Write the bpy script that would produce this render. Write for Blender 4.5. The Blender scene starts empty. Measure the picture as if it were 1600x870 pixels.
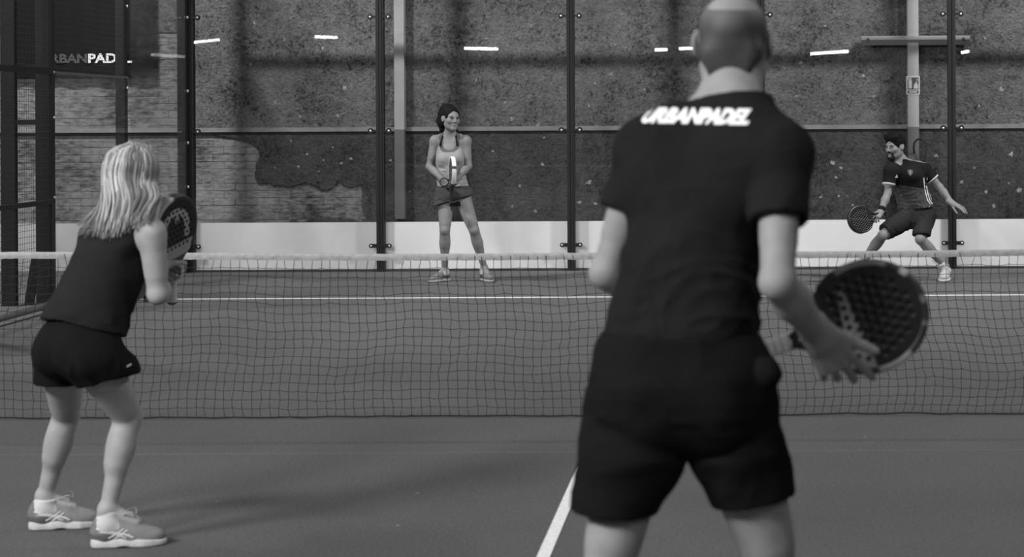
import bpy, bmesh, math, random
import numpy as np
from mathutils import Vector, Matrix, Euler
from mathutils.bvhtree import BVHTree

random.seed(7)
RNG = np.random.default_rng(11)
scene = bpy.context.scene
COL = scene.collection

# ------------------------------------------------------------------ camera
FPX, CX, CY = 3010.0, 1145.0, 187.0          # focal length and principal point in 1600x870 pixels
CAM = np.array([0.70, -10.2, 1.573])         # net stands on y = 0, back glass on y = 10
ROLL = math.radians(-0.286)
cam_d = bpy.data.cameras.new('camera')
cam = bpy.data.objects.new('camera', cam_d)
COL.objects.link(cam)
cam.location = CAM
cam.rotation_mode = 'QUATERNION'
CAM_R = Matrix.Rotation(math.radians(90), 3, 'X') @ Matrix.Rotation(ROLL, 3, 'Z')
cam.rotation_quaternion = CAM_R.to_quaternion()
cam_d.sensor_width = 36.0
cam_d.lens = FPX / 1600 * 36
cam_d.shift_x = (800 - CX) / 1600
cam_d.shift_y = -(435 - CY) / 1600
cam_d.clip_end = 200
cam_d.dof.use_dof = True
cam_d.dof.focus_distance = 15.5
cam_d.dof.aperture_fstop = 4.3
scene.camera = cam
CAM_M = np.array(CAM_R)


def W(px, py, D):
    """world point that stands D metres in front of the lens and shows at pixel (px, py)"""
    v = np.array([(px - CX) / FPX, -(py - CY) / FPX, -1.0])
    return CAM + D * (CAM_M @ v)


# ------------------------------------------------------------------ world, lamps, exposure
world = bpy.data.worlds.new('world')
scene.world = world
world.use_nodes = True
bg = world.node_tree.nodes['Background']
bg.inputs[0].default_value = (1, 1, 1, 1)
bg.inputs[1].default_value = 0.05
scene.view_settings.view_transform = 'Standard'
scene.view_settings.look = 'None'
scene.view_settings.exposure = 0.0
scene.view_settings.gamma = 1.0
scene.view_settings.use_curve_mapping = False

# lamps hung over the court: x, y, z, power, point aimed at (the housings are built further down)
LAMPS = [(-6.7, 5.5, 7.1, 760, (-3, 10.9, 1.0)), (5.9, 5.5, 7.1, 760, (2.5, 10.9, 1.0)),
         (-7.8, -10.4, 6.9, 1050, (-1.6, -2.0, 0.3)), (-4.2, -13.0, 6.9, 700, (-1.4, -1.5, 0.3)), (5.0, -13.0, 6.9, 130, (0.0, -2.0, 0.4)),
         (-5.9, -1.5, 6.3, 110, (-1, -1.5, 0)), (5.9, -1.0, 6.3, 130, (0.5, -3, 0)), (0.4, 2.5, 6.8, 30, (0.4, 8, 0))]
LAMP_ROT = []
for i, (x, y, z, p, aim) in enumerate(LAMPS):
    ld = bpy.data.lights.new('lamp_light', 'AREA')
    ld.shape = 'RECTANGLE'
    ld.size, ld.size_y = (2.6, 1.6) if y < -3 else (0.9, 0.35)
    ld.energy = p
    lo = bpy.data.objects.new('lamp_light', ld)
    COL.objects.link(lo)
    q = (Vector(aim) - Vector((x, y, z))).to_track_quat('-Z', 'Y')
    LAMP_ROT.append(q)
    lo.rotation_mode = 'QUATERNION'
    lo.rotation_quaternion = q
    lo.location = Vector((x, y, z)) + q @ Vector((0, 0, -.06))

# ------------------------------------------------------------------ materials


def new_mat(name):
    m = bpy.data.materials.new(name)
    m.use_nodes = True
    nt = m.node_tree
    b = nt.nodes['Principled BSDF']
    return m, nt, b


def grey(v):
    return (v, v, v, 1)


def plain(name, v, rough=0.5, metal=0.0, spec=0.5, bump=0.0, scale=60.0, var=0.0, vscale=6.0):
    m, nt, b = new_mat(name)
    b.inputs['Base Color'].default_value = grey(v)
    b.inputs['Roughness'].default_value = rough
    b.inputs['Metallic'].default_value = metal
    b.inputs['Specular IOR Level'].default_value = spec
    if bump or var:
        tc = nt.nodes.new('ShaderNodeTexCoord')
    if bump:
        n = nt.nodes.new('ShaderNodeTexNoise')
        n.inputs['Scale'].default_value = scale
        n.inputs['Detail'].default_value = 5
        nt.links.new(tc.outputs['Object'], n.inputs['Vector'])
        bp = nt.nodes.new('ShaderNodeBump')
        bp.inputs['Strength'].default_value = bump
        bp.inputs['Distance'].default_value = 0.01
        nt.links.new(n.outputs[0], bp.inputs['Height'])
        nt.links.new(bp.outputs[0], b.inputs['Normal'])
    if var:
        n2 = nt.nodes.new('ShaderNodeTexNoise')
        n2.inputs['Scale'].default_value = vscale
        n2.inputs['Detail'].default_value = 6
        nt.links.new(tc.outputs['Object'], n2.inputs['Vector'])
        r = nt.nodes.new('ShaderNodeMapRange')
        r.inputs[1].default_value, r.inputs[2].default_value = 0.3, 0.7
        r.inputs[3].default_value, r.inputs[4].default_value = v * (1 - var), v * (1 + var)
        nt.links.new(n2.outputs[0], r.inputs[0])
        nt.links.new(r.outputs[0], b.inputs['Base Color'])
    return m


def toned(name, rough=0.8, spec=0.3, bump=0.0, scale=200.0, var=0.0, vscale=30.0, sheen=0.0, sss=0.0):
    """base grey comes from the mesh's own tone attribute (dye, print, hair colour)"""
    m, nt, b = new_mat(name)
    at = nt.nodes.new('ShaderNodeAttribute')
    at.attribute_name = 'tone'
    out = at.outputs['Fac']
    tc = nt.nodes.new('ShaderNodeTexCoord')
    if var:
        n = nt.nodes.new('ShaderNodeTexNoise')
        n.inputs['Scale'].default_value = vscale
        n.inputs['Detail'].default_value = 4
        nt.links.new(tc.outputs['Object'], n.inputs['Vector'])
        r = nt.nodes.new('ShaderNodeMapRange')
        r.inputs[1].default_value, r.inputs[2].default_value = 0.3, 0.7
        r.inputs[3].default_value, r.inputs[4].default_value = 1 - var, 1 + var
        nt.links.new(n.outputs[0], r.inputs[0])
        mu = nt.nodes.new('ShaderNodeMath')
        mu.operation = 'MULTIPLY'
        nt.links.new(out, mu.inputs[0])
        nt.links.new(r.outputs[0], mu.inputs[1])
        out = mu.outputs[0]
    nt.links.new(out, b.inputs['Base Color'])
    b.inputs['Roughness'].default_value = rough
    b.inputs['Specular IOR Level'].default_value = spec
    b.inputs['Sheen Weight'].default_value = sheen
    if bump:
        n = nt.nodes.new('ShaderNodeTexNoise')
        n.inputs['Scale'].default_value = scale
        n.inputs['Detail'].default_value = 3
        nt.links.new(tc.outputs['Object'], n.inputs['Vector'])
        bp = nt.nodes.new('ShaderNodeBump')
        bp.inputs['Strength'].default_value = bump
        bp.inputs['Distance'].default_value = 0.004
        nt.links.new(n.outputs[0], bp.inputs['Height'])
        nt.links.new(bp.outputs[0], b.inputs['Normal'])
    return m


def floor_mat():
    m, nt, b = new_mat('court_carpet')
    tc = nt.nodes.new('ShaderNodeTexCoord')
    n = nt.nodes.new('ShaderNodeTexNoise'); n.inputs['Scale'].default_value = 0.7; n.inputs['Detail'].default_value = 5
    n2 = nt.nodes.new('ShaderNodeTexNoise'); n2.inputs['Scale'].default_value = 70; n2.inputs['Detail'].default_value = 6; n2.inputs['Roughness'].default_value = 0.75
    w = nt.nodes.new('ShaderNodeTexVoronoi'); w.inputs['Scale'].default_value = 260
    for q in (n, n2, w):
        nt.links.new(tc.outputs['Object'], q.inputs['Vector'])
    r1 = nt.nodes.new('ShaderNodeMapRange'); r1.inputs[3].default_value = 0.092; r1.inputs[4].default_value = 0.115
    r1.inputs[1].default_value, r1.inputs[2].default_value = 0.3, 0.7
    r2 = nt.nodes.new('ShaderNodeMapRange'); r2.inputs[3].default_value = 0.62; r2.inputs[4].default_value = 1.38
    r2.inputs[1].default_value, r2.inputs[2].default_value = 0.3, 0.7
    nt.links.new(n.outputs[0], r1.inputs[0]); nt.links.new(n2.outputs[0], r2.inputs[0])
    mu = nt.nodes.new('ShaderNodeMath'); mu.operation = 'MULTIPLY'
    nt.links.new(r1.outputs[0], mu.inputs[0]); nt.links.new(r2.outputs[0], mu.inputs[1])
    # scattered pale sand grains
    v2 = nt.nodes.new('ShaderNodeTexVoronoi'); v2.inputs['Scale'].default_value = 3.2
    nt.links.new(tc.outputs['Object'], v2.inputs['Vector'])
    lt = nt.nodes.new('ShaderNodeMath'); lt.operation = 'LESS_THAN'; lt.inputs[1].default_value = 0.022
    nt.links.new(v2.outputs['Distance'], lt.inputs[0])
    mx = nt.nodes.new('ShaderNodeMath'); mx.operation = 'MULTIPLY_ADD'; mx.inputs[1].default_value = 0.22
    nt.links.new(lt.outputs[0], mx.inputs[0]); nt.links.new(mu.outputs[0], mx.inputs[2])
    nt.links.new(mx.outputs[0], b.inputs['Base Color'])
    b.inputs['Roughness'].default_value = 0.95
    b.inputs['Specular IOR Level'].default_value = 0.1
    bp = nt.nodes.new('ShaderNodeBump'); bp.inputs['Strength'].default_value = 0.5; bp.inputs['Distance'].default_value = 0.004
    nt.links.new(w.outputs['Distance'], bp.inputs['Height'])
    nt.links.new(bp.outputs[0], b.inputs['Normal'])
    return m


def plaster_mat(name, base, chip, bump=1.0):
    """rough cast plaster with flaked, paler spots"""
    m, nt, b = new_mat(name)
    tc = nt.nodes.new('ShaderNodeTexCoord')

    def noise(s, d=6, rough=0.6, dist=0.0):
        n = nt.nodes.new('ShaderNodeTexNoise')
        n.inputs['Scale'].default_value = s; n.inputs['Detail'].default_value = d
        n.inputs['Roughness'].default_value = rough; n.inputs['Distortion'].default_value = dist
        nt.links.new(tc.outputs['Object'], n.inputs['Vector'])
        return n.outputs[0]

    def rng(src, a, b_, c, d):
        r = nt.nodes.new('ShaderNodeMapRange')
        for i, q in enumerate((a, b_, c, d)):
            r.inputs[i + 1].default_value = q
        nt.links.new(src, r.inputs[0])
        return r.outputs[0]

    def math_(op, x, y):
        q = nt.nodes.new('ShaderNodeMath'); q.operation = op
        for i, s in enumerate((x, y)):
            if isinstance(s, (int, float)):
                q.inputs[i].default_value = s
            else:
                nt.links.new(s, q.inputs[i])
        return q.outputs[0]
    big = rng(noise(1.1, 5), 0.3, 0.7, base * 0.78, base * 1.24)
    mid = rng(noise(10, 8, 0.78, 0.1), 0.3, 0.7, 0.62, 1.38)
    fine = rng(noise(48, 5, 0.8), 0.3, 0.7, 0.62, 1.38)
    pit_n = noise(27, 8, 0.8, 0.15)
    pits = rng(math_('ADD', pit_n, math_('MULTIPLY', noise(2.2, 4), 0.35)), 0.52, 0.61, 0.45, 1.0)
    c = math_('MULTIPLY', math_('MULTIPLY', math_('MULTIPLY', big, mid), fine), pits)
    spots = rng(noise(5.5, 7, 0.66, 0.3), 0.70, 0.74, 0.0, 1.0)
    mix = nt.nodes.new('ShaderNodeMix'); mix.data_type = 'FLOAT'
    nt.links.new(spots, mix.inputs[0]); nt.links.new(c, mix.inputs[2])
    mix.inputs[3].default_value = chip
    nt.links.new(mix.outputs[0], b.inputs['Base Color'])
    b.inputs['Roughness'].default_value = 0.95
    b.inputs['Specular IOR Level'].default_value = 0.15
    h = math_('ADD', math_('MULTIPLY', pits, 0.9), math_('MULTIPLY', noise(11, 8, 0.74, 0.15), 1.0))
    h = math_('ADD', h, math_('MULTIPLY', noise(34, 3, 0.6, 0.2), 0.5))
    h = math_('SUBTRACT', h, math_('MULTIPLY', spots, 0.3))
    bp = nt.nodes.new('ShaderNodeBump'); bp.inputs['Strength'].default_value = bump; bp.inputs['Distance'].default_value = 0.085
    nt.links.new(h, bp.inputs['Height'])
    nt.links.new(bp.outputs[0], b.inputs['Normal'])
    return m


def glass_mat():
    m = bpy.data.materials.new('clear_glass')
    m.use_nodes = True
    nt = m.node_tree
    nt.nodes.clear()
    o = nt.nodes.new('ShaderNodeOutputMaterial')
    t = nt.nodes.new('ShaderNodeBsdfTransparent'); t.inputs[0].default_value = (0.985, 0.985, 0.985, 1)
    g = nt.nodes.new('ShaderNodeBsdfGlossy'); g.inputs['Roughness'].default_value = 0.0
    lw = nt.nodes.new('ShaderNodeLayerWeight')
    pw = nt.nodes.new('ShaderNodeMath'); pw.operation = 'POWER'; pw.inputs[1].default_value = 5.0
    nt.links.new(lw.outputs['Facing'], pw.inputs[0])
    f = nt.nodes.new('ShaderNodeMath'); f.operation = 'MULTIPLY_ADD'; f.inputs[1].default_value = 0.96; f.inputs[2].default_value = 0.04
    nt.links.new(pw.outputs[0], f.inputs[0])
    mx = nt.nodes.new('ShaderNodeMixShader')
    nt.links.new(f.outputs[0], mx.inputs[0]); nt.links.new(t.outputs[0], mx.inputs[1]); nt.links.new(g.outputs[0], mx.inputs[2])
    nt.links.new(mx.outputs[0], o.inputs[0])
    return m


def emit_mat(name, s):
    m, nt, b = new_mat(name)
    b.inputs['Base Color'].default_value = grey(0.8)
    b.inputs['Emission Color'].default_value = (1, 1, 1, 1)
    b.inputs['Emission Strength'].default_value = s
    return m


M = {
    'floor': floor_mat(),
    'line': plain('line_paint', 0.72, 0.9, bump=0.2, scale=200, var=0.12, vscale=40),
    'concrete': plain('hall_wall', 0.22, 0.95, bump=0.3, var=0.2, vscale=2),
    'ceiling': plain('hall_ceiling', 0.30, 0.95),
    'plaster_up': plaster_mat('grey_roughcast', 0.175, 0.30),
    'plaster_low': plaster_mat('dark_roughcast', 0.070, 0.32, bump=0.7),
    'brick_bed': plain('mortar', 0.15, 0.95, bump=0.6, scale=40, var=0.4, vscale=12),
    'white_board': plain('white_board', 0.73, 0.6, var=0.05, vscale=2),
    'board_dark': plain('dark_channel', 0.02, 0.6),
    'steel': plain('black_steel', 0.016, 0.55, spec=0.14, var=0.15, vscale=3),
    'steel_groove': plain('black_gasket', 0.006, 0.7),
    'bolt': plain('bolt_metal', 0.65, 0.3, metal=0.6),
    'galv': plain('grey_rail', 0.10, 0.5, metal=0.3),
    'wire': plain('wire_mesh', 0.030, 0.6, spec=0.1),
    'trim': plain('wall_trim', 0.17, 0.8, bump=0.3, scale=30, var=0.2, vscale=5),
    'gap': plain('dark_gap', 0.012, 0.9),
    'glass': glass_mat(),
    'net_cord': plain('net_cord', 0.012, 0.9),
    'net_band': plain('net_band', 0.36, 0.8, bump=0.5, scale=45, var=0.14, vscale=30),
    'lamp_on': emit_mat('lamp_diffuser', 6.0),
    'tube_on': emit_mat('lamp_tube', 26.0),
    'housing': plain('lamp_housing', 0.2, 0.5),
    'black_cloth': plain('banner_cloth', 0.010, 0.9, spec=0.05),
    'print_grey': plain('print_grey', 0.055, 0.8),
    'print_white': plain('print_white', 0.62, 0.7),
    'sign_plate': plain('sign_plate', 0.42, 0.5),
    'sign_dark': plain('sign_dark', 0.04, 0.5),
    'red_paint': plain('extinguisher_paint', 0.06, 0.3),
    'rubber': plain('black_rubber', 0.010, 0.6),
    'skin': toned('skin', 0.62, 0.28, bump=0.15, scale=160, var=0.07, vscale=25),
    'cloth': toned('sports_cloth', 0.92, 0.08, bump=0.25, scale=900, var=0.14, vscale=5),
    'hair': toned('hair', 0.55, 0.35, bump=0.3, scale=350),
    'hair_dark': toned('dark_hair', 0.7, 0.10, bump=0.3, scale=350),
    'gloss': toned('racket_lacquer', 0.38, 0.5),
    'shoe': toned('shoe_mesh', 0.8, 0.25, bump=0.3, scale=500, var=0.12, vscale=40),
    'eye': toned('eye', 0.2, 0.5),
}

# ------------------------------------------------------------------ small mesh helpers


class MB:
    """collects simple shapes into one mesh"""

    def __init__(s):
        s.v, s.f, s.t = [], [], []

    def add(s, vs, fs, tone=None):
        o = len(s.v)
        s.v += [tuple(map(float, q)) for q in vs]
        s.f += [tuple(int(i) + o for i in q) for q in fs]
        s.t += [0.2 if tone is None else tone] * len(vs)
        return s

    def box(s, lo, hi, tone=None):
        x0, y0, z0 = lo; x1, y1, z1 = hi
        vs = [(x0, y0, z0), (x1, y0, z0), (x1, y1, z0), (x0, y1, z0), (x0, y0, z1), (x1, y0, z1), (x1, y1, z1), (x0, y1, z1)]
        return s.add(vs, [(0, 3, 2, 1), (4, 5, 6, 7), (0, 1, 5, 4), (1, 2, 6, 5), (2, 3, 7, 6), (3, 0, 4, 7)], tone)

    def tube(s, pts, rad, n=8, tone=None, flat=1.0, up=None, cap=True):
        pts = [np.asarray(p, float) for p in pts]
        if not hasattr(rad, '__len__'):
            rad = [rad] * len(pts)
        vs, fs = [], []
        prev = None
        for i, p in enumerate(pts):
            t = pts[min(i + 1, len(pts) - 1)] - pts[max(i - 1, 0)]
            t = t / (np.linalg.norm(t) + 1e-9)
            ref = np.array(up, float) if up is not None else (prev if prev is not None else (np.array([0, 0, 1.0]) if abs(t[2]) < .9 else np.array([1.0, 0, 0])))
            a = ref - t * ref.dot(t)
            a /= np.linalg.norm(a) + 1e-9
            prev = a
            b = np.cross(t, a)
            for j in range(n):
                g = 2 * math.pi * j / n
                vs.append(p + rad[i] * (math.cos(g) * a * flat + math.sin(g) * b))
        for i in range(len(pts) - 1):
            for j in range(n):
                k = (j + 1) % n
                fs.append((i * n + j, i * n + k, (i + 1) * n + k, (i + 1) * n + j))
        if cap:
            fs.append(tuple(range(n - 1, -1, -1)))
            fs.append(tuple((len(pts) - 1) * n + j for j in range(n)))
        return s.add(vs, fs, tone)

    def prism(s, poly, y0, y1, tone=None):
        """polygon in x,z pulled from y0 to y1"""
        n = len(poly)
        vs = [(x, y0, z) for x, z in poly] + [(x, y1, z) for x, z in poly]
        fs = [tuple(range(n)), tuple(range(2 * n - 1, n - 1, -1))]
        fs += [(i, i + n, (i + 1) % n + n, (i + 1) % n) for i in range(n)]
        return s.add(vs, fs, tone)

    def build(s, name, mat, parent=None, smooth=False):
        return mesh_obj(name, np.array(s.v), s.f, mat, parent, smooth, np.array(s.t))


def mesh_obj(name, v, f, mat, parent=None, smooth=True, tone=None):
    me = bpy.data.meshes.new(name)
    me.from_pydata([tuple(q) for q in np.asarray(v).tolist()], [], f if isinstance(f, list) else np.asarray(f).tolist())
    if tone is not None:
        at = me.attributes.new('tone', 'FLOAT', 'POINT')
        at.data.foreach_set('value', np.broadcast_to(np.asarray(tone, np.float32), (len(me.vertices),)).copy())
    me.update()
    if smooth:
        me.polygons.foreach_set('use_smooth', [True] * len(me.polygons))
    me.materials.append(M[mat] if isinstance(mat, str) else mat)
    o = bpy.data.objects.new(name, me)
    COL.objects.link(o)
    if parent is not None:
        o.parent = parent
        o.matrix_parent_inverse = parent_inv(parent)
    return o


def parent_inv(p):
    m = Matrix.Translation(p.location) if p.parent is None else p.parent.matrix_basis @ p.matrix_parent_inverse @ p.matrix_basis
    if p.parent is None:
        m = p.matrix_basis.copy()
    else:
        m = p.parent.matrix_basis @ p.matrix_parent_inverse @ p.matrix_basis
    return m.inverted()


def empty(name, loc=(0, 0, 0)):
    o = bpy.data.objects.new(name, None)
    COL.objects.link(o)
    o.location = loc
    o.empty_display_size = 0.1
    return o


def tag(o, label=None, cat=None, group=None, kind=None):
    for k, q in (('label', label), ('category', cat), ('group', group), ('kind', kind)):
        if q:
            o[k] = q
    return o


def text_mesh(body, size=1.0, offset=0.0, shear=0.0, spacing=1.0):
    cu = bpy.data.curves.new('txt', 'FONT')
    cu.body = body
    cu.size = size
    cu.offset = offset
    cu.shear = shear
    cu.space_character = spacing
    cu.align_x = 'CENTER'; cu.align_y = 'CENTER'
    cu.fill_mode = 'FRONT'
    cu.resolution_u = 4
    ob = bpy.data.objects.new('txt', cu)
    COL.objects.link(ob)
    dg = bpy.context.evaluated_depsgraph_get()
    me = bpy.data.meshes.new_from_object(ob.evaluated_get(dg))
    v = np.array([q.co[:] for q in me.vertices])
    f = [tuple(p.vertices) for p in me.polygons]
    bpy.data.objects.remove(ob); bpy.data.curves.remove(cu); bpy.data.meshes.remove(me)
    return v, f


def split_long(v, f, size):
    """cut a flat mesh into small triangles so that it can lie on a curved surface"""
    bm = bmesh.new()
    vs = [bm.verts.new(q) for q in v.tolist()]
    for p in f:
        try:
            bm.faces.new([vs[i] for i in p])
        except ValueError:
            pass
    bmesh.ops.triangulate(bm, faces=bm.faces[:])
    for _ in range(5):
        e = [x for x in bm.edges if x.calc_length() > size]
        if not e:
            break
        bmesh.ops.subdivide_edges(bm, edges=e, cuts=1)
        bmesh.ops.triangulate(bm, faces=bm.faces[:])
    bm.verts.index_update()
    v2 = np.array([q.co[:] for q in bm.verts])
    f2 = [tuple(q.index for q in p.verts) for p in bm.faces]
    bm.free()
    return v2, f2


# ------------------------------------------------------------------ soft solids (distance fields turned into one skin)


def V(*a):
    return np.array(a, float)


def unit(v):
    v = np.asarray(v, float)
    return v / (np.linalg.norm(v) + 1e-12)


class Field:
    def __init__(s, lo, hi, h):
        s.h = h
        s.lo = np.asarray(lo, float) - 3 * h
        s.n = np.ceil((np.asarray(hi, float) + 3 * h - s.lo) / h).astype(int) + 1
        s.d = np.full(s.n, 0.5, np.float32)

    def win(s, lo, hi):
        a = np.clip(np.floor((np.asarray(lo) - s.lo) / s.h).astype(int), 0, s.n - 1)
        b = np.clip(np.ceil((np.asarray(hi) - s.lo) / s.h).astype(int) + 1, 1, s.n)
        b = np.maximum(b, a + 1)
        sl = tuple(slice(int(i), int(j)) for i, j in zip(a, b))
        ax = [(s.lo[i] + s.h * np.arange(a[i], b[i])).astype(np.float32) for i in range(3)]
        return sl, ax[0][:, None, None], ax[1][None, :, None], ax[2][None, None, :]

    def put(s, fn, lo, hi, k, mode='add'):
        m = k + 4 * s.h
        sl, X, Y, Z = s.win(np.asarray(lo) - m, np.asarray(hi) + m)
        b = fn(X, Y, Z)
        a = s.d[sl]
        if mode == 'add':
            hh = np.maximum(k - np.abs(a - b), 0) / max(k, 1e-6)
            s.d[sl] = np.minimum(a, b) - hh * hh * k * .25
        elif mode == 'sub':
            b = -b
            hh = np.maximum(k - np.abs(a - b), 0) / max(k, 1e-6)
            s.d[sl] = np.maximum(a, b) + hh * hh * k * .25
        elif mode == 'and':
            s.d[sl] = np.maximum(a, b)

    def cut(s, p, n):
        """drop everything on the far side of a plane"""
        n = unit(n); p = np.asarray(p, float)
        ax = [(s.lo[i] + s.h * np.arange(s.n[i])).astype(np.float32) for i in range(3)]
        pl = (ax[0][:, None, None] - p[0]) * n[0] + (ax[1][None, :, None] - p[1]) * n[1] + (ax[2][None, None, :] - p[2]) * n[2]
        s.d = np.maximum(s.d, pl.astype(np.float32))

    def run(s, prims):
        for q in prims:
            prim(s, *q)
        return s

    def mesh(s, smooth=1):
        d = s.d
        ins = d < 0
        c = [slice(0, -1), slice(1, None)]
        allb = np.ones(np.array(d.shape) - 1, bool); anyb = np.zeros(np.array(d.shape) - 1, bool)
        for i in (0, 1):
            for j in (0, 1):
                for k in (0, 1):
                    q = ins[c[i], c[j], c[k]]
                    allb &= q; anyb |= q
        act = anyb & ~allb
        idx = np.argwhere(act)
        num = np.full(act.shape, -1, np.int32)
        num[act] = np.arange(len(idx))
        acc = np.zeros((len(idx), 3)); cnt = np.zeros(len(idx))
        co = [(i, j, k) for i in (0, 1) for j in (0, 1) for k in (0, 1)]
        vals = {q: d[idx[:, 0] + q[0], idx[:, 1] + q[1], idx[:, 2] + q[2]].astype(float) for q in co}
        for q in co:
            for axis in range(3):
                if q[axis] == 0:
                    r = list(q); r[axis] = 1; r = tuple(r)
                    a, b = vals[q], vals[r]
                    x = (a < 0) != (b < 0)
                    t = np.where(x, a / np.where(np.abs(a - b) < 1e-9, 1e-9, a - b), 0)
                    p = np.tile(np.array(q, float), (len(idx), 1))
                    p[:, axis] += t
                    acc += p * x[:, None]; cnt += x
        v = s.lo + s.h * (idx + acc / cnt[:, None])
        quads = []
        for axis in range(3):
            a0 = [slice(None)] * 3; a1 = [slice(None)] * 3
            a0[axis] = slice(0, -1); a1[axis] = slice(1, None)
            A, B = ins[tuple(a0)], ins[tuple(a1)]
            u, w = (axis + 1) % 3, (axis + 2) % 3
            e = np.argwhere(A != B)
            e = e[(e[:, u] > 0) & (e[:, w] > 0) & (e[:, u] < d.shape[u] - 1) & (e[:, w] < d.shape[w] - 1)]
            if not len(e):
                continue
            flip = A[e[:, 0], e[:, 1], e[:, 2]]

            def cell(du, dw):
                q = e.copy(); q[:, u] += du; q[:, w] += dw
                return num[q[:, 0], q[:, 1], q[:, 2]]
            Q = np.stack([cell(-1, -1), cell(0, -1), cell(0, 0), cell(-1, 0)], 1)
            Q[~flip] = Q[~flip][:, ::-1]
            quads.append(Q)
        f = np.concatenate(quads)
        f = f[(f >= 0).all(1)]
        v = relax(v, f, smooth)
        return v, f


def relax(v, f, n):
    if not n:
        return v
    e = np.concatenate([f[:, [0, 1]], f[:, [1, 2]], f[:, [2, 3]], f[:, [3, 0]]])
    for it in range(n):
        for lam in (0.5, -0.42):
            s = np.zeros_like(v); c = np.bincount(e[:, 0], minlength=len(v)) + np.bincount(e[:, 1], minlength=len(v))
            for ax in range(3):
                s[:, ax] = np.bincount(e[:, 0], v[e[:, 1], ax], len(v)) + np.bincount(e[:, 1], v[e[:, 0], ax], len(v))
            v = v + lam * (s / np.maximum(c, 1)[:, None] - v)
    return v


def normals(v, f):
    n = np.cross(v[f[:, 2]] - v[f[:, 0]], v[f[:, 3]] - v[f[:, 1]])
    o = np.zeros_like(v)
    for j in range(4):
        for ax in range(3):
            o[:, ax] += np.bincount(f[:, j], n[:, ax], len(v))
    return o / (np.linalg.norm(o, axis=1)[:, None] + 1e-12)


_NG = RNG.random((32, 32, 32)).astype(np.float32)


def vnoise(p):
    """smooth value noise in -1..1 at points p (already scaled)"""
    i = np.floor(p).astype(int); t = p - i
    t = t * t * (3 - 2 * t)
    i %= 32; j = (i + 1) % 32
    r = 0
    for a in (0, 1):
        for b in (0, 1):
            for c in (0, 1):
                g = _NG[(j if a else i)[:, 0], (j if b else i)[:, 1], (j if c else i)[:, 2]]
                r = r + g * (t[:, 0] if a else 1 - t[:, 0]) * (t[:, 1] if b else 1 - t[:, 1]) * (t[:, 2] if c else 1 - t[:, 2])
    return r * 2 - 1


def cap_fn(a, b, ra, rb, w=None, s=1.0, end=None):
    a, b = np.asarray(a, float), np.asarray(b, float)

    def fn(X, Y, Z):
        v = [X - np.float32(a[0]), Y - np.float32(a[1]), Z - np.float32(a[2])]
        ba = b - a
        vv = v
        if w is not None:
            g = (1 / s - 1)
            c = v[0] * np.float32(w[0]) + v[1] * np.float32(w[1]) + v[2] * np.float32(w[2])
            vv = [v[i] + np.float32(w[i] * g) * c for i in range(3)]
            bq = ba + np.asarray(w) * (ba.dot(w)) * g
        else:
            bq = ba
        L = max(bq.dot(bq), 1e-12)
        t = np.clip((vv[0] * np.float32(bq[0]) + vv[1] * np.float32(bq[1]) + vv[2] * np.float32(bq[2])) / np.float32(L), 0, 1)
        dd = np.sqrt(sum((vv[i] - t * np.float32(bq[i])) ** 2 for i in range(3))) - (np.float32(ra) + np.float32(rb - ra) * t)
        if end is not None:      # flat end at b
            n = unit(ba) if end is True else unit(end)
            pl = (X - b[0]) * n[0] + (Y - b[1]) * n[1] + (Z - b[2]) * n[2]
            dd = np.maximum(dd, pl)
        return dd.astype(np.float32)
    r = max(ra, rb) * max(1, s)
    return fn, np.minimum(a, b) - r, np.maximum(a, b) + r


def ell_fn(c, r, R=None):
    c = np.asarray(c, float); r = np.asarray(r, float)
    R = np.eye(3) if R is None else np.asarray(R, float)      # rows are the local axes

    def fn(X, Y, Z):
        v = [X - np.float32(c[0]), Y - np.float32(c[1]), Z - np.float32(c[2])]
        q = [(v[0] * R[i][0] + v[1] * R[i][1] + v[2] * R[i][2]) / r[i] for i in range(3)]
        k0 = np.sqrt(q[0] ** 2 + q[1] ** 2 + q[2] ** 2)
        k1 = np.sqrt((q[0] / r[0]) ** 2 + (q[1] / r[1]) ** 2 + (q[2] / r[2]) ** 2)
        return (k0 * (k0 - 1) / np.maximum(k1, 1e-6)).astype(np.float32)
    m = r.max()
    return fn, c - m, c + m


def prim(F, kind, args, k=0.02, mode='add'):
    fn, lo, hi = (cap_fn if kind == 'cap' else ell_fn)(*args)
    F.put(fn, lo, hi, k, mode)


def bounds(prims):
    lo, hi = [], []
    for q in prims:
        if len(q) > 3 and q[3] == 'sub':
            continue
        _, a, b = (cap_fn if q[0] == 'cap' else ell_fn)(*q[1])
        lo.append(a); hi.append(b)
    return np.min(lo, 0), np.max(hi, 0)


def frame(up, fwd):
    u = unit(up)
    f = unit(np.asarray(fwd) - u * np.dot(fwd, u))
    r = np.cross(f, u)
    return np.array([r, f, u])        # right, forward, up


def lerp(a, b, t):
    return np.asarray(a) * (1 - t) + np.asarray(b) * t


# ------------------------------------------------------------------ body kit


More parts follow.
